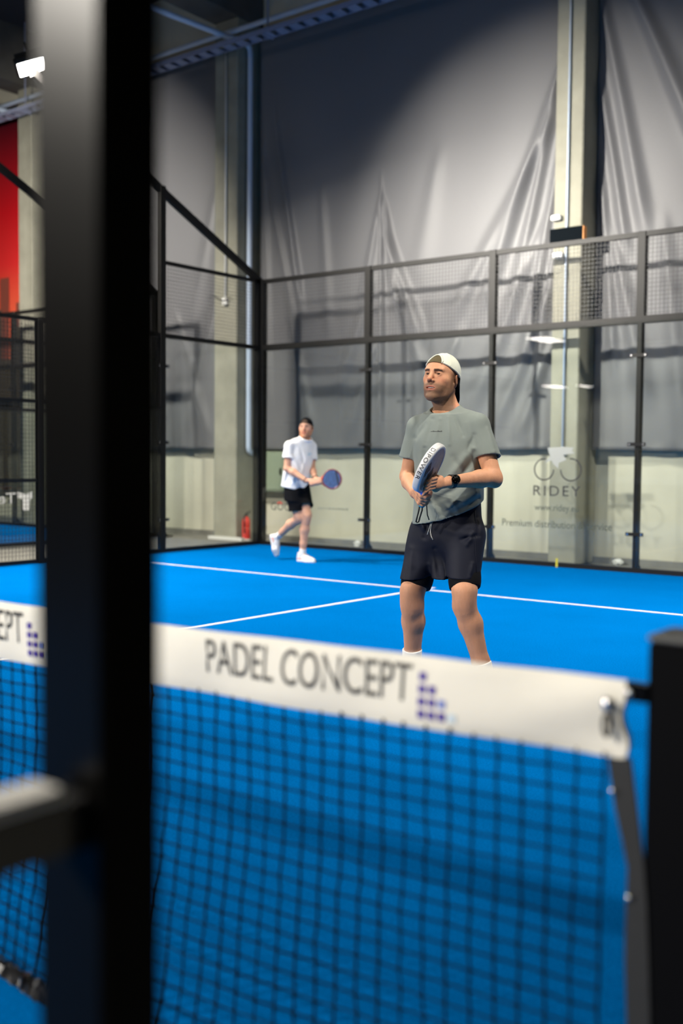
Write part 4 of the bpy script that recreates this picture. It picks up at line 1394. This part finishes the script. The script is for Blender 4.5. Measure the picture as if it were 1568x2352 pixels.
bp += [cone(HW((0,-0.018,-0.05)), neck, 0.056, 0.064, 0.02),
       cone(HW((0,0.012,-0.085)), neck+F1*0.01, 0.040, 0.056, 0.025)]
for q in (-1, 1): bp += [cone(HW((q*0.055,-0.02,-0.05)), neck+F1*0.04+L1*q*0.015, 0.014, 0.015, 0.02)]
shR, shL = p(961,982,5.70), p(1096,977,5.51)
chest = p(1030,1005,5.61)
bp += [cone(neck, shR, 0.050, 0.050, 0.03), cone(neck, shL, 0.050, 0.050, 0.03)]
cxy = lambda u, v, D: p(u, v, D)[:2]
zof = lambda v, D=5.61: p(1030, v, D)[2]
bp += [stack([(zof(1210),cxy(1028,1210,5.62),0.155,0.110),(zof(1110),cxy(1030,1110,5.62),0.135,0.095),(zof(1010),cxy(1031,1010,5.62),0.140,0.095),(zof(965),cxy(1031,965,5.62),0.11,0.07)], L1, F1, zof(1260), zof(960), 0.02)]
# arms
elR, wrR = p(936,1094,5.74), p(953,1131,5.50)
elL, wrL = p(1133,1098,5.44), p(1034,1107,5.31)
bp += chain([(shR,0.050),(shR*0.5+elR*0.5,0.048),(elR,0.041)], 0.012)
mid = elR*0.65+wrR*0.35
bp += chain([(elR,0.040),(mid,0.044),(wrR,0.029)], 0.02)
bp += chain([(shL,0.050),(shL*0.5+elL*0.5,0.049),(elL,0.043)], 0.012)
mid = elL*0.68+wrL*0.32+ZU*0.002
bp += chain([(elL,0.043),(mid,0.044),(wrL,0.0285)], 0.02)
bp += [ell(elL-ZU*0.018+L1*0.012, (0.026,0.026,0.028), None, 0.02)]
# legs
hipR, hipL = p(985,1228,5.70), p(1068,1230,5.54)
knR, knL = p(947,1378,5.60), p(1066,1378,5.42)
anR, anL = p(946,1585,5.73), p(1130,1612,5.44)
anR[2] = 0.095; anL[2] = 0.095
FR = unit(F1-0.15*L1); FL = unit(F1+0.55*L1)
for hip, kn, an, Fk in ((hipR,knR,anR,FR),(hipL,knL,anL,FL)):
    cf = kn*0.77+an*0.23; lo = kn*0.40+an*0.60
    bp += chain([(hip,0.088),(hip*0.5+kn*0.5,0.078),(kn+ZU*0.05,0.062)], 0.02)
    bp += chain([(kn+ZU*0.05,0.062),(kn-ZU*0.03,0.055)], 0.02)
    bp += chain([(kn-ZU*0.03,0.055),(cf-Fk*0.009,0.0575),(lo-Fk*0.004,0.0415),(an,0.036)], 0.03)
    bp += [ell(kn+Fk*0.026+ZU*0.004, (0.034,0.034,0.040), None, 0.045), ell(kn+Fk*0.026-ZU*0.055, (0.022,0.022,0.03), None, 0.04),
           cone(kn-ZU*0.07+Fk*0.024, an+Fk*0.006, 0.022, 0.017, 0.03)]
    bp += [cone(an-ZU*0.03-Fk*0.02, an-ZU*0.055+Fk*0.11, 0.036, 0.026, 0.03)]
# racket, its frame from the photograph
butt, cen = p(969,1157,5.40), p(985,1076,5.16)
ra = unit(cen-butt)
e1 = unit(0.49*RH+0.87*ZU)
rn = np.cross(ra, e1); 
if rn@TH < 0: rn = -rn
# right hand on the handle
hpt = butt+ra*0.062
grip_hand(bp, wrR, hpt, ra, unit(wrR-hpt)-0.25*TH, TH, 0.018, 0.0215, 300, 1.06, flip=-1)
# left hand cradling the throat
pal = p(1004,1113,5.235)
bp += [cone(wrL, pal, 0.0285, 0.027, 0.02, flat=(unit(0.7*TH+0.5*ZU), 0.75))]
bp += [cone(p(1008,1106,5.24), p(1000,1121,5.24), 0.022, 0.021, 0.015)]
for i in range(4):
    r = (0.0084,0.0087,0.0083,0.0074)[i]
    bp += chain([(p(1001-1.6*i,1098+7.6*i,5.205), r*1.2), (p(990-1.6*i,1101+7.5*i,5.150), r*1.08), (p(981-1.6*i,1108+7.4*i,5.138), r), (p(976-1.6*i,1115+7.2*i,5.156), r*0.88)], 0.002)
bp += chain([(p(1012,1099,5.26),0.015), (p(1001,1096,5.275),0.0125), (p(991,1101,5.285),0.0105), (p(985,1107,5.285),0.009)], 0.008)

skin1 = np.array(srgb(206,150,116)[:3]); 
def col1(V):
    c = head_colors(V, T1, S1H, skin1, srgb(168,92,80)[:3], srgb(40,28,23)[:3], srgb(84,66,52)[:3], 0.78, srgb(74,56,44)[:3], srgb(205,120,92)[:3])
    # fine dark leg hair below the shorts, ruddier knees and knuckles
    leg = np.clip((0.70-V[:, 2])/0.06, 0, 1)[:, None]
    c = c*(1-leg*0.28)+np.array(srgb(140,96,74)[:3])*leg*0.28
    return c
V, Q = mesh_field(bp, 0.0025)
person1 = mesh_object('person', V, Q, M['skin'], None, col1)
person1.location = B1
tag(person1, 'standing player in grey-green shirt, navy shorts and backwards pale cap near the net', 'person')
eyes(person1, T1, S1H, M['iris_brown'], (0.05,1,0.02))
b = MB(); tp = [HW((x, 0.0885-9.0*x*x, -0.0582)) for x in np.linspace(-0.019, 0.019, 9)]
b.tube(tp, 0.0026*S1H, 6); b.build('teeth', M['teeth'], person1, True)
cap(person1, T1, S1H, M['cap_cloth'], M['black_cloth'], M['gap'], head1)

# shirt
sp = [stack([(zof(1200),cxy(1028,1200,5.60),0.188,0.142),(zof(1150),cxy(1030,1150,5.60),0.184,0.138),(zof(1100),cxy(1031,1100,5.60),0.183,0.134),
             (zof(1050),cxy(1031,1050,5.60),0.187,0.135),(zof(1010),cxy(1031,1010,5.60),0.188,0.132),(zof(975),cxy(1031,975,5.60),0.165,0.112),(zof(945),cxy(1030,945,5.60),0.12,0.09)],
            L1, F1, zof(1215), zof(952), 0.03)]
sp += [cone(neck-ZU*0.012, shR, 0.066, 0.060, 0.035), cone(neck-ZU*0.012, shL, 0.066, 0.060, 0.035)]
slR, slL = shR*0.38+elR*0.62, shL*0.38+elL*0.62
dR, dL = unit(elR-shR), unit(elL-shL)
sp += [tube_end(shR, slR, 0.061, 0.069, dR+0.12*RH, k=0.022), tube_end(shL, slL, 0.061, 0.070, dL-0.15*RH, k=0.022)]
cc = p(1021,940,5.61)
def neckline(c, L, F, rl, rf, k):
    return [c+L*rl*math.cos(a)+F*rf*math.sin(a)-ZU*k*rf*math.sin(a) for a in np.linspace(0, 2*math.pi, 33)]
ringp = neckline(cc, L1, F1, 0.080, 0.073, 0.45)
sp += chain([(q-ZU*0.004, 0.007) for q in ringp], 0.014)
cax = np.array([L1, unit(F1-0.45*ZU), unit(ZU+0.45*F1)])
sp += [ell(cc+cax[2]*0.012, (0.076,0.076,0.045), cax, 0.003, 's')]
# the hem runs from low at his right to high at his left hip
hA, hB, hC = p(953,1196,5.66), p(1013,1194,5.47), p(1101,1158,5.50)
hn = unit(np.cross(hB-hA, hC-hA)); hn = hn if hn[2] < 0 else -hn
sp += [plane_cut(hA, hn)]
sh_fold = [
  (p(1082,1055,5.5),p(1050,1108,5.47),0.016,-0.011),(p(1088,1000,5.46),p(1072,1040,5.46),0.012,-0.005),(p(1080,1030,5.48),p(1030,1098,5.46),0.018,0.009),
  (p(975,975,5.55),p(956,1005,5.6),0.012,-0.004),(p(1012,962,5.47),p(1000,1010,5.45),0.010,0.005),(p(1030,958,5.47),p(1032,1020,5.45),0.010,0.005),(p(1045,955,5.48),p(1062,1000,5.47),0.010,-0.005),
  (p(995,962,5.48),p(980,1015,5.47),0.010,-0.006),(p(1070,975,5.5),p(1085,1030,5.47),0.012,0.007),
  (p(1098,1130,5.5),p(1030,1165,5.46),0.016,0.010),(p(1098,1145,5.5),p(1040,1178,5.46),0.012,-0.009),(p(1060,1115,5.47),p(1000,1150,5.46),0.016,-0.008),
  (p(990,1150,5.48),p(1010,1190,5.46),0.016,0.010),(p(970,1140,5.52),p(962,1195,5.55),0.014,-0.009),(p(1030,1140,5.46),p(1050,1175,5.46),0.014,0.007),
  (p(1120,985,5.45),p(1135,1035,5.44),0.012,0.006),(p(976,1030,5.5),p(972,1090,5.52),0.010,-0.006),
  (p(1000,1050,5.46),p(985,1095,5.46),0.018,0.006),(p(1040,1050,5.46),p(1060,1085,5.46),0.016,-0.005)]
fw = fold_warp(sh_fold, TH)
V, Q = mesh_field(sp, 0.0042, fw)
shirt1 = mesh_object('tshirt', V, Q, M['sage'], person1)
# collar band and seams
b = MB(); b.tube([q+cax[2]*0.002 for q in ringp], 0.0065, 8, False); b.build('collar', M['sage'], shirt1, True)
# tiny line of print on the chest
b = MB(); rnd = random.Random(4); x = 989.0
while x < 1015:
    w = rnd.uniform(0.8, 2.2); hh = rnd.uniform(1.2, 2.6)
    pts = [p(x,991.5,5.0),p(x+w,991.5,5.0),p(x+w,991.5-hh,5.0),p(x,991.5-hh,5.0)]
    x += w+0.7
    b.add(pts, [(0,1,2,3)])
chest_print = b
# lay the print on the cloth
from mathutils.bvhtree import BVHTree
bv = BVHTree.FromPolygons([tuple(v) for v in V], [tuple(map(int, q)) for q in Q])
org = CAM-B1
def on_cloth(pt, lift=0.0012):
    d = unit(np.array(pt)-org)
    hit = bv.ray_cast(Vector(org), Vector(d))
    return np.array(hit[0])-d*lift if hit[0] is not None else np.array(pt)
chest_print.v = [tuple(on_cloth(v)) for v in chest_print.v]
chest_print.build('chest_print', M['ink'], shirt1)

# shorts with a tight black layer below
zs = lambda v: p(1030, v, 5.62)[2]
hm = p(1014,1329,5.60)[2]
qs = [stack([(zs(1150),cxy(1029,1150,5.62),0.172,0.130),(zs(1190),cxy(1028,1190,5.62),0.178,0.135),(zs(1235),cxy(1024,1235,5.62),0.190,0.138),(zs(1260),cxy(1020,1260,5.62),0.186,0.120),(zs(1288),cxy(1016,1288,5.62),0.165,0.080)],
            L1, F1, zs(1286), zs(1152), 0.04)]
lgR, lgL = p(955,1324,5.62), p(1064,1323,5.46)
hem_n = unit(-ZU+0.02*RH-0.10*TH)
qs += [tube_end(hipR, lgR, 0.104, 0.081, hem_n+0.10*RH, k=0.045), tube_end(hipL, lgL, 0.103, 0.086, hem_n+0.02*RH, k=0.045)]
qs += [group([cone(p(1004,1245,5.60), p(1013,1345,5.52), 0.048, 0.046, 0.03), plane_cut(p(1010,1331,5.5), hem_n)], 0.025)]
qf = [(p(1085,1225,5.45),p(1072,1250,5.42),0.012,0.009),(p(1092,1230,5.45),p(1060,1240,5.42),0.010,-0.008),(p(1085,1295,5.40),p(1078,1325,5.38),0.010,0.007),
      (p(985,1200,5.5),p(975,1235,5.52),0.012,-0.008),(p(965,1200,5.52),p(980,1225,5.52),0.012,0.007),(p(1000,1262,5.48),p(1010,1325,5.46),0.012,-0.012),(p(1000,1210,5.46),p(1080,1232,5.42),0.02,0.004),
      (p(1096,1190,5.46),p(1100,1230,5.46),0.010,-0.006),(p(945,1260,5.58),p(940,1320,5.6),0.014,0.005)]
V, Q = mesh_field(qs, 0.0042, fold_warp(qf, TH))
shorts1 = mesh_object('shorts', V, Q, M['navy_short'], person1)
b = MB()
b.tube([p(984,1190,5.455),p(986,1205,5.445),p(981,1228,5.44)], 0.0026, 6); b.tube([p(993,1190,5.455),p(988,1210,5.443),p(988,1225,5.44),p(993,1240,5.435)], 0.0026, 6)
dr = b; 
bv2 = BVHTree.FromPolygons([tuple(v) for v in V], [tuple(map(int, q)) for q in Q])
def lay(pts, r, bvt, lift):
    out = []
    for pt in pts:
        d = unit(np.array(pt)-org); hit = bvt.ray_cast(Vector(org), Vector(d))
        out.append(np.array(hit[0])-d*lift if hit[0] is not None else np.array(pt))
    return out
b = MB()
for line in ([(990,1192),(988,1206),(985,1216),(981,1228)], [(994,1192),(990,1208),(988,1222),(990,1232),(994,1240)]):
    b.tube(lay([p(u, v, 5.45) for u, v in line], 0, bv2, 0.004), 0.0028, 6)
b.build('drawstring', M['draw'], shorts1, True)
b = MB(); b.tube(lay([p(u, v, 5.45) for u, v in ((1090,1172),(1092,1200),(1091,1250),(1093,1290),(1094,1326))], 0, bv2, 0.001), 0.0016, 5); b.build('side_seam', M['navy_short'], shorts1, True)
for lg, hip, kn, Fk in ((lgR, hipR, knR, FR), (lgL, hipL, knL, FL)):
    d = unit(kn-hip); c_ = hip*0.30+kn*0.70
    up_, dn = c_-d*0.06, c_+d*0.045
    pr = chain([(up_,0.084),(c_+Fk*0.004,0.079),(dn+d*0.03+Fk*0.008,0.0735)], 0.02)+[plane_cut(dn, unit(d+0.10*RH))]
    V, Q = mesh_field(pr, 0.0045)
    mesh_object('undershorts', V, Q, M['black_cloth'], person1)
# socks and trainers
for an, kn, Fk in ((anR,knR,FR),(anL,knL,FL)):
    d = unit(kn-an); top = an+d*(0.240 if an is anR else 0.218)
    pr = chain([(an-ZU*0.03,0.043),(an,0.0425),(an+d*0.12+Fk*0.003,0.0475),(top+d*0.03,0.0545)], 0.02)+[plane_cut(top, d)]
    pr += [cone(an-ZU*0.03, an-ZU*0.05+Fk*0.10, 0.038, 0.03, 0.03)]
    V, Q = mesh_field(pr, 0.0045)
    sk = mesh_object('sock', V, Q, M['sock'], person1)
    b = MB(); c_ = an+d*0.165
    s_ = unit(np.cross(d, TH))
    rr = 0.0465
    for k in range(4):
        a0 = 0.2+0.22*k
        b.tube([c_+rr*(math.cos(a)*TH+math.sin(a)*RH)+ZU*(0.004*math.sin(k*2)) for a in (a0, a0+0.1)], 0.0025, 5)
    b.build('sock_print', M['ink'], sk)
    heel = np.array((an[0], an[1], 0.0))-Fk*0.075; toe = heel+Fk*0.300
    shoe('trainer', heel, toe, ZU, 1.05, M['shoe_white'], M['sock'], M['black_cloth'], person1)
# wrist watch on his left arm
wc = p(1037,1106,5.315); wd = unit(wrL-elL)
b = MB(); s1 = unit(np.cross(wd, TH)); t1 = np.cross(wd, s1)
ringp = [wc+0.0355*math.cos(a)*s1+0.0325*math.sin(a)*t1 for a in np.linspace(0, 2*math.pi, 26)]
vs = []; fs = []
for a in np.linspace(0, 2*math.pi, 28, endpoint=False):
    for e, rr in ((-0.011,0.0335),(-0.011,0.037),(0.011,0.037),(0.011,0.0335)):
        vs.append(wc+wd*e+rr*(math.cos(a)*s1*0.95+math.sin(a)*t1))
for i in range(28):
    for j in range(4): fs.append((i*4+j, ((i+1)%28)*4+j, ((i+1)%28)*4+(j+1)%4, i*4+(j+1)%4))
b.add(vs, fs); watch = b.build('wristwatch', M['black'], person1)
wn = unit(TH+0.25*ZU-wd*((TH+0.25*ZU)@wd))
b = MB(); b.disc(wc+wn*0.040, wn, 0.0225, 24, 0.012); wcse = b.build('watch_case', M['steel_gloss'], watch, True)
b = MB()
for k in range(8):
    a = k*math.pi/4; s2 = unit(np.cross(wn, wd))
    b.sphere(wc+wn*0.0475+0.019*(math.cos(a)*wd+math.sin(a)*s2), 0.0016, 6)
b.build('watch_studs', M['bolt'], watch)

# racket of the first player
def white_blue_rim(t_axis):
    mt = material('white_blue_racket_rim', (0.7,0.71,0.72,1), 0.35, coat=0.3)
    nt = mt.node_tree; b_ = nt.nodes['Principled BSDF']; tc = nt.nodes['Texture Coordinate']
    dp = nt.nodes.new('ShaderNodeVectorMath'); dp.operation = 'DOT_PRODUCT'; dp.inputs[1].default_value = tuple(t_axis)
    nt.links.new(tc.outputs['Object'], dp.inputs[0])
    cr = nt.nodes.new('ShaderNodeValToRGB'); mr = nt.nodes.new('ShaderNodeMapRange')
    mr.inputs['From Min'].default_value = 0.10; mr.inputs['From Max'].default_value = 0.42
    nt.links.new(dp.outputs['Value'], mr.inputs['Value']); nt.links.new(mr.outputs['Result'], cr.inputs[0])
    e = cr.color_ramp.elements
    e[0].position = 0.0; e[0].color = srgb(45,105,225)
    e[1].position = 0.55; e[1].color = (0.72,0.72,0.72,1)
    k = e.new(0.22); k.color = srgb(70,130,230)
    k = e.new(0.38); k.color = srgb(170,195,235)
    nt.links.new(cr.outputs[0], b_.inputs['Base Color'])
    return mt
dots = [(x*0.017, y*0.017, 0.0042) for x in range(-5, 6) for y in range(-4, 6) if (x*0.017/0.10)**2+(y*0.017/0.11)**2 < 1]
prints = []
for bx, by, nx_, ny_ in ((0.045,0.05,3,4),(0.010,-0.01,3,3),(-0.03,-0.055,2,1)):
    for i in range(nx_):
        for j in range(ny_):
            prints.append((bx-0.02+i*0.020, by-0.02+j*0.016, bx-0.003+i*0.020, by-0.008+j*0.016))
m1 = {'rim': white_blue_rim(ra), 'face': material('graphite_face', srgb(140,143,145), 0.45, vary=(60,0.85,1.1)), 'dots': M['ink'], 'throat': material('blue_throat', srgb(50,110,225), 0.4),
      'grip': material('white_grip', srgb(190,200,205), 0.8), 'cap': material('cyan_cap', srgb(20,160,200), 0.5), 'print': prints}
Bw = butt+B1
rk1, rq = racket('padel_racket', 'white and blue padel racket held across the belly of the player in the pale cap', Bw, cen+B1, e1, rn, m1,
       rim_words=None)
def rim_text(t_rk, q, Lc, word, head, thick, u0, u1, hgt, mat, flip):
    ha, hb = head
    def outline(u):
        x = ha*math.sin(u); y = hb*math.cos(u)
        if y < 0: x *= (1-0.20*(y/hb)**2)
        return np.array((x, Lc+y))
    vs, fs = fit_text(word, 1.0, 1.0, 1.2); H = vs[:, 1].max(); out = []
    for x, y, _ in vs:
        u = u0+(u1-u0)*x
        pt = outline(u); tg = unit(outline(u+0.01)-pt); no = np.array((-tg[1], tg[0]))
        if no@(pt-np.array((0, Lc))) < 0: no = -no
        z = (y/H-0.5)*hgt*flip
        pp = pt+no*(0.0010-0.0035*(abs(z)/thick)**2)
        out.append(q(pp[0], pp[1], z))
    bb = MB(); bb.add(out, fs)
    rim = [c for c in t_rk.children if c.name.startswith('rim')][0]
    return bb.build('rim_lettering', mat, rim)
# which side of the rim faces the photographer
Lc1 = np.linalg.norm(cen-butt)
wv = np.cross(unit(rn-ra*(rn@ra)), ra)
best = max(np.linspace(0, 2*math.pi, 73), key=lambda u: (math.sin(u)*wv+math.cos(u)*ra)@(TH-0.25*RH))
RT_U0, RT_U1, RT_FLIP = best+RIM0, best+RIM1, RIMF
rim_text(rk1, rq, Lc1, 'DIPOWER', (0.128,0.142), 0.019, RT_U0, RT_U1, 0.020, M['ink'], RT_FLIP)
# wrist cords hanging from the butt
bl = lambda u, v, D: p(u, v, D)-butt
b = MB()
b.tube([bl(964,1158,5.40),bl(961,1175,5.41),bl(957,1190,5.42),bl(955,1199,5.43)], 0.0042, 6)
b.tube([bl(970,1158,5.40),bl(969,1172,5.40),bl(964,1188,5.42),bl(961,1199,5.43),bl(956,1200,5.43)], 0.0042, 6)
b.tube([bl(979,1152,5.40),bl(980,1168,5.41),bl(981,1182,5.42),bl(985,1194,5.43)], 0.0032, 6)
b.build('wrist_cord', M['cord'], rk1, True)

# ------------------------------------------------------------------ second player: white shirt, black shorts, in the far corner
B2 = np.array((2.13, 8.50, 0.0))
p = Place(B2)
th = math.radians(-33)
F2 = -math.sin(th)*RH+math.cos(th)*TH
L2 = math.cos(th)*RH+math.sin(th)*TH
hy, hp = math.radians(14), math.radians(3)
hf = -math.sin(hy)*RH+math.cos(hy)*TH; hl = math.cos(hy)*RH+math.sin(hy)*TH
hf2 = hf*math.cos(hp)+ZU*math.sin(hp); hu2 = -hf*math.sin(hp)+ZU*math.cos(hp)
T2 = (p(703,984,13.72), np.array([hl, hf2, hu2]))
S2H = 1.04
bp, HW2 = head_prims(T2, S2H)
head2 = [q for q in bp if q.op == 'u'][:3]
neck = p(700,1008,13.74)
bp += [cone(HW2((0,-0.018,-0.05)), neck, 0.056, 0.062, 0.02), cone(HW2((0,0.012,-0.085)), neck+F2*0.01, 0.040, 0.054, 0.025)]
shR, shL = p(664,1024,13.62), p(716,1025,13.84)
elR, wrR = p(659,1076,13.60), p(703,1104,13.50)
elL, wrL = p(716,1074,13.80), p(724,1099,13.62)
pel = p(681,1122,13.78)
bp += [cone(neck, shR, 0.050, 0.050, 0.02), cone(neck, shL, 0.050, 0.050, 0.02)]
cx2 = lambda u, v, D: p(u, v, D)[:2]
z2 = lambda v, D=13.74: p(690, v, D)[2]
bp += [stack([(z2(1130),cx2(681,1130,13.76),0.14,0.10),(z2(1090),cx2(684,1090,13.75),0.125,0.09),(z2(1045),cx2(689,1045,13.74),0.135,0.095),(z2(1020),cx2(691,1020,13.74),0.11,0.075)], L2, F2, z2(1145), z2(1016), 0.02)]
bp += chain([(shR,0.050),(shR*0.5+elR*0.5,0.050),(elR,0.043)], 0.012)+chain([(elR,0.043),(elR*0.68+wrR*0.32,0.045),(wrR,0.029)], 0.02)
bp += chain([(shL,0.050),(shL*0.5+elL*0.5,0.050),(elL,0.042)], 0.012)+chain([(elL,0.042),(elL*0.68+wrL*0.32,0.043),(wrL,0.028)], 0.02)
hipL, hipR = p(692,1130,13.80), p(676,1130,13.72)
knL, anL = p(704,1189,13.70), p(694,1272,13.76)
knR, anR = p(684,1192,13.74), p(638,1232,14.02)
anL[2] = 0.10
for hip, kn, an, Fk in ((hipL,knL,anL,F2),(hipR,knR,anR,unit(F2-0.7*ZU))):
    dn = unit(an-kn); cf = kn+(an-kn)*0.33; lo = kn+(an-kn)*0.72
    bp += chain([(hip,0.092),(hip*0.5+kn*0.5,0.078),(kn-dn*0.03,0.059)], 0.03)
    bp += chain([(kn-dn*0.03,0.058),(kn+dn*0.04,0.051),(cf-Fk*0.014,0.060),(lo-Fk*0.004,0.042),(an,0.035)], 0.03)
    bp += [ell(kn+Fk*0.028, (0.032,0.032,0.036), None, 0.03), cone(an, an+dn*0.045+(unit(F2+0.35*RH) if an is anL else unit(p(631,1272,14.02)-p(621,1229,14.02)))*0.08, 0.029, 0.022, 0.02)]
butt2, cen2 = p(711,1112,13.46), p(762,1101,13.42)
ra2 = unit(cen2-butt2)
grip_hand(bp, wrR, butt2+ra2*0.045, ra2, unit(wrR-butt2)-0.3*ra2, TH, 0.018, 0.0205, 300, 1.05)
grip_hand(bp, wrL, butt2+ra2*0.125, ra2, ZU*0.9-0.5*TH, TH, 0.018, 0.0205, 300, 1.0)
skin2 = np.array(srgb(206,156,130)[:3])
col2 = lambda V: head_colors(V, T2, S2H, skin2, srgb(190,105,92)[:3], srgb(110,80,60)[:3], srgb(172,112,72)[:3], 0.62, srgb(110,78,56)[:3], srgb(225,140,115)[:3])
V, Q = mesh_field(bp, 0.0042)
person2 = mesh_object('person', V, Q, M['skin'], None, col2)
person2.location = B2
tag(person2, 'player in white shirt, black shorts and black cap stepping forward in the far left corner', 'person')
eyes(person2, T2, S2H, M['iris_grey'], (0,1,0))
cap(person2, T2, S2H, M['black_cloth'], M['black_cloth'], material('dark_brown_gap', srgb(62,44,32), 0.9), head2, zf=0.058, brim_len=0.06)
sp = [stack([(z2(1122),cx2(676,1122,13.76),0.176,0.15),(z2(1090),cx2(681,1090,13.75),0.176,0.145),(z2(1050),cx2(687,1050,13.74),0.186,0.14),(z2(1025),cx2(690,1025,13.74),0.165,0.115),(z2(1012),cx2(694,1012,13.74),0.13,0.09)], L2, F2, z2(1135), z2(1010), 0.03)]
sp += [cone(neck-ZU*0.012, shR, 0.064, 0.060, 0.035), cone(neck-ZU*0.012, shL, 0.064, 0.060, 0.035)]
slR, slL = shR*0.45+elR*0.55, shL*0.35+elL*0.65
dR, dL = unit(elR-shR), unit(elL-shL)
sp += [tube_end(shR, slR, 0.062, 0.076, dR, k=0.022), tube_end(shL, slL, 0.062, 0.078, dL, k=0.022)]
cc2 = p(701,1007,13.73)
ringp = neckline(cc2, L2, F2, 0.080, 0.073, 0.40)
sp += chain([(q-ZU*0.004, 0.008) for q in ringp], 0.016)
cax2 = np.array([L2, unit(F2-0.42*ZU), unit(ZU+0.42*F2)])
sp += [ell(cc2+cax2[2]*0.012, (0.075,0.075,0.045), cax2, 0.003, 's')]
ha, hb_, hc = p(645,1116,13.70), p(668,1110,13.62), p(704,1107,13.70)
sp += [plane_cut(p(645,1117,13.7), unit(-ZU-0.20*RH))]
f2 = [(p(672,1050,13.6),p(690,1090,13.6),0.025,0.014),(p(665,1060,13.6),p(662,1105,13.6),0.02,-0.012),(p(655,1080,13.62),p(650,1112,13.64),0.018,0.014),(p(690,1030,13.6),p(700,1070,13.62),0.02,-0.009),(p(700,1060,13.65),p(690,1095,13.62),0.02,0.01),(p(676,1085,13.6),p(672,1110,13.6),0.018,0.012)]
V, Q = mesh_field(sp, 0.0055, fold_warp(f2, TH))
shirt2 = mesh_object('tshirt', V, Q, M['white_cloth'], person2)
b = MB(); b.tube([q+cax2[2]*0.002 for q in ringp], 0.007, 8, False); b.build('collar', M['white_cloth'], shirt2, True)
bv3 = BVHTree.FromPolygons([tuple(v) for v in V], [tuple(map(int, q)) for q in Q])
org = CAM-B2
b = MB(); rnd = random.Random(8)
for row in range(2):
    x = 707.5
    while x < 716:
        w = rnd.uniform(0.8, 1.8)
        if row == 1 and x > 712: break
        y = 1041.0+row*3.2
        b.add(lay([p(x,y+1.4,13.5),p(x+w,y+1.4,13.5),p(x+w,y,13.5),p(x,y,13.5)], 0, bv3, 0.004), [(0,1,2,3)]); x += w+0.5
b.build('chest_print', material('cyan_print', srgb(110,190,215), 0.7), shirt2)
qs = [stack([(z2(1095),cx2(682,1095,13.76),0.155,0.12),(z2(1120),cx2(682,1120,13.76),0.17,0.13),(z2(1150),cx2(683,1150,13.76),0.175,0.13)], L2, F2, z2(1150), z2(1096), 0.04)]
lgL, lgR = hipL*0.30+knL*0.70, hipR*0.30+knR*0.70
lgR = p(680,1174,13.72); lgL = p(702,1163,13.70)
dl, dr_ = unit(lgL-hipL), unit(lgR-hipR)
qs += [tube_end(hipL, lgL, 0.100, 0.098, dl-0.15*RH, k=0.04), tube_end(hipR, lgR, 0.106, 0.094, dr_, k=0.05)]
V, Q = mesh_field(qs, 0.0055)
mesh_object('shorts', V, Q, M['black_cloth'], person2)
for an, kn, up_, heel, toe in ((anL, knL, ZU, None, None), (anR, knR, None, p(621,1229,14.02), p(631,1272,14.02))):
    d = unit(kn-an)
    pr = chain([(an-d*0.03,0.042),(an,0.0405),(an+d*0.085,0.043)], 0.02)+[plane_cut(an+d*0.065, d)]
    V, Q = mesh_field(pr, 0.0055); mesh_object('sock', V, Q, M['sock'], person2)
    if heel is None:
        ft = unit(F2+0.35*RH); heel = np.array((an[0], an[1], 0.0))-ft*0.075; toe = heel+ft*0.30; up_ = ZU
    else:
        ax = unit(toe-heel); toe = heel+ax*0.285
        up_ = unit(RH*0.9+0.35*TH)
    shoe('trainer', heel, toe, up_, 1.05, M['shoe_white'], M['sock'], M['shoe_orange'], person2)
b = MB(); d = unit(wrR-elR); s1 = unit(np.cross(d, TH)); t1 = np.cross(d, s1); c_ = wrR-d*0.015
b.tube([c_+0.034*(math.cos(a)*s1+math.sin(a)*t1) for a in np.linspace(0, 2*math.pi, 16)], 0.005, 6, False); b.build('wristband', M['black'], person2, True)
b = MB(); d = unit(wrL-elL); s1 = unit(np.cross(d, TH)); t1 = np.cross(d, s1); c_ = wrL-d*0.012
b.tube([c_+0.034*(math.cos(a)*s1+math.sin(a)*t1) for a in np.linspace(0, 2*math.pi, 16)], 0.008, 6, False); b.build('watch_strap', M['black'], person2, True)
def red_blue_rim(t_axis, s_axis):
    return material('dark_red_racket_rim', srgb(120,30,40), 0.35, coat=0.3)
m2 = {'rim': red_blue_rim(None, None), 'face': material('blue_face', srgb(64,92,140), 0.4, vary=(30,0.7,1.15)), 'dots': material('dark_blue_holes', srgb(30,40,60), 0.5),
      'throat': material('orange_red_throat', srgb(230,70,40), 0.4), 'grip': M['white'], 'cap': M['black'], 'print': [(-0.10,0.062,0.10,0.085)]}
rk2, rq2 = racket('padel_racket', 'red and blue padel racket held out by the player in white', butt2+B2, cen2+B2, None, unit(TH+0.15*ZU), m2,
        head=(0.130,0.128), dots=[(x*0.019, y*0.019, 0.0045) for x in range(-5, 6) for y in range(-5, 6) if (x*0.019/0.10)**2+(y*0.019/0.10)**2 < 1])
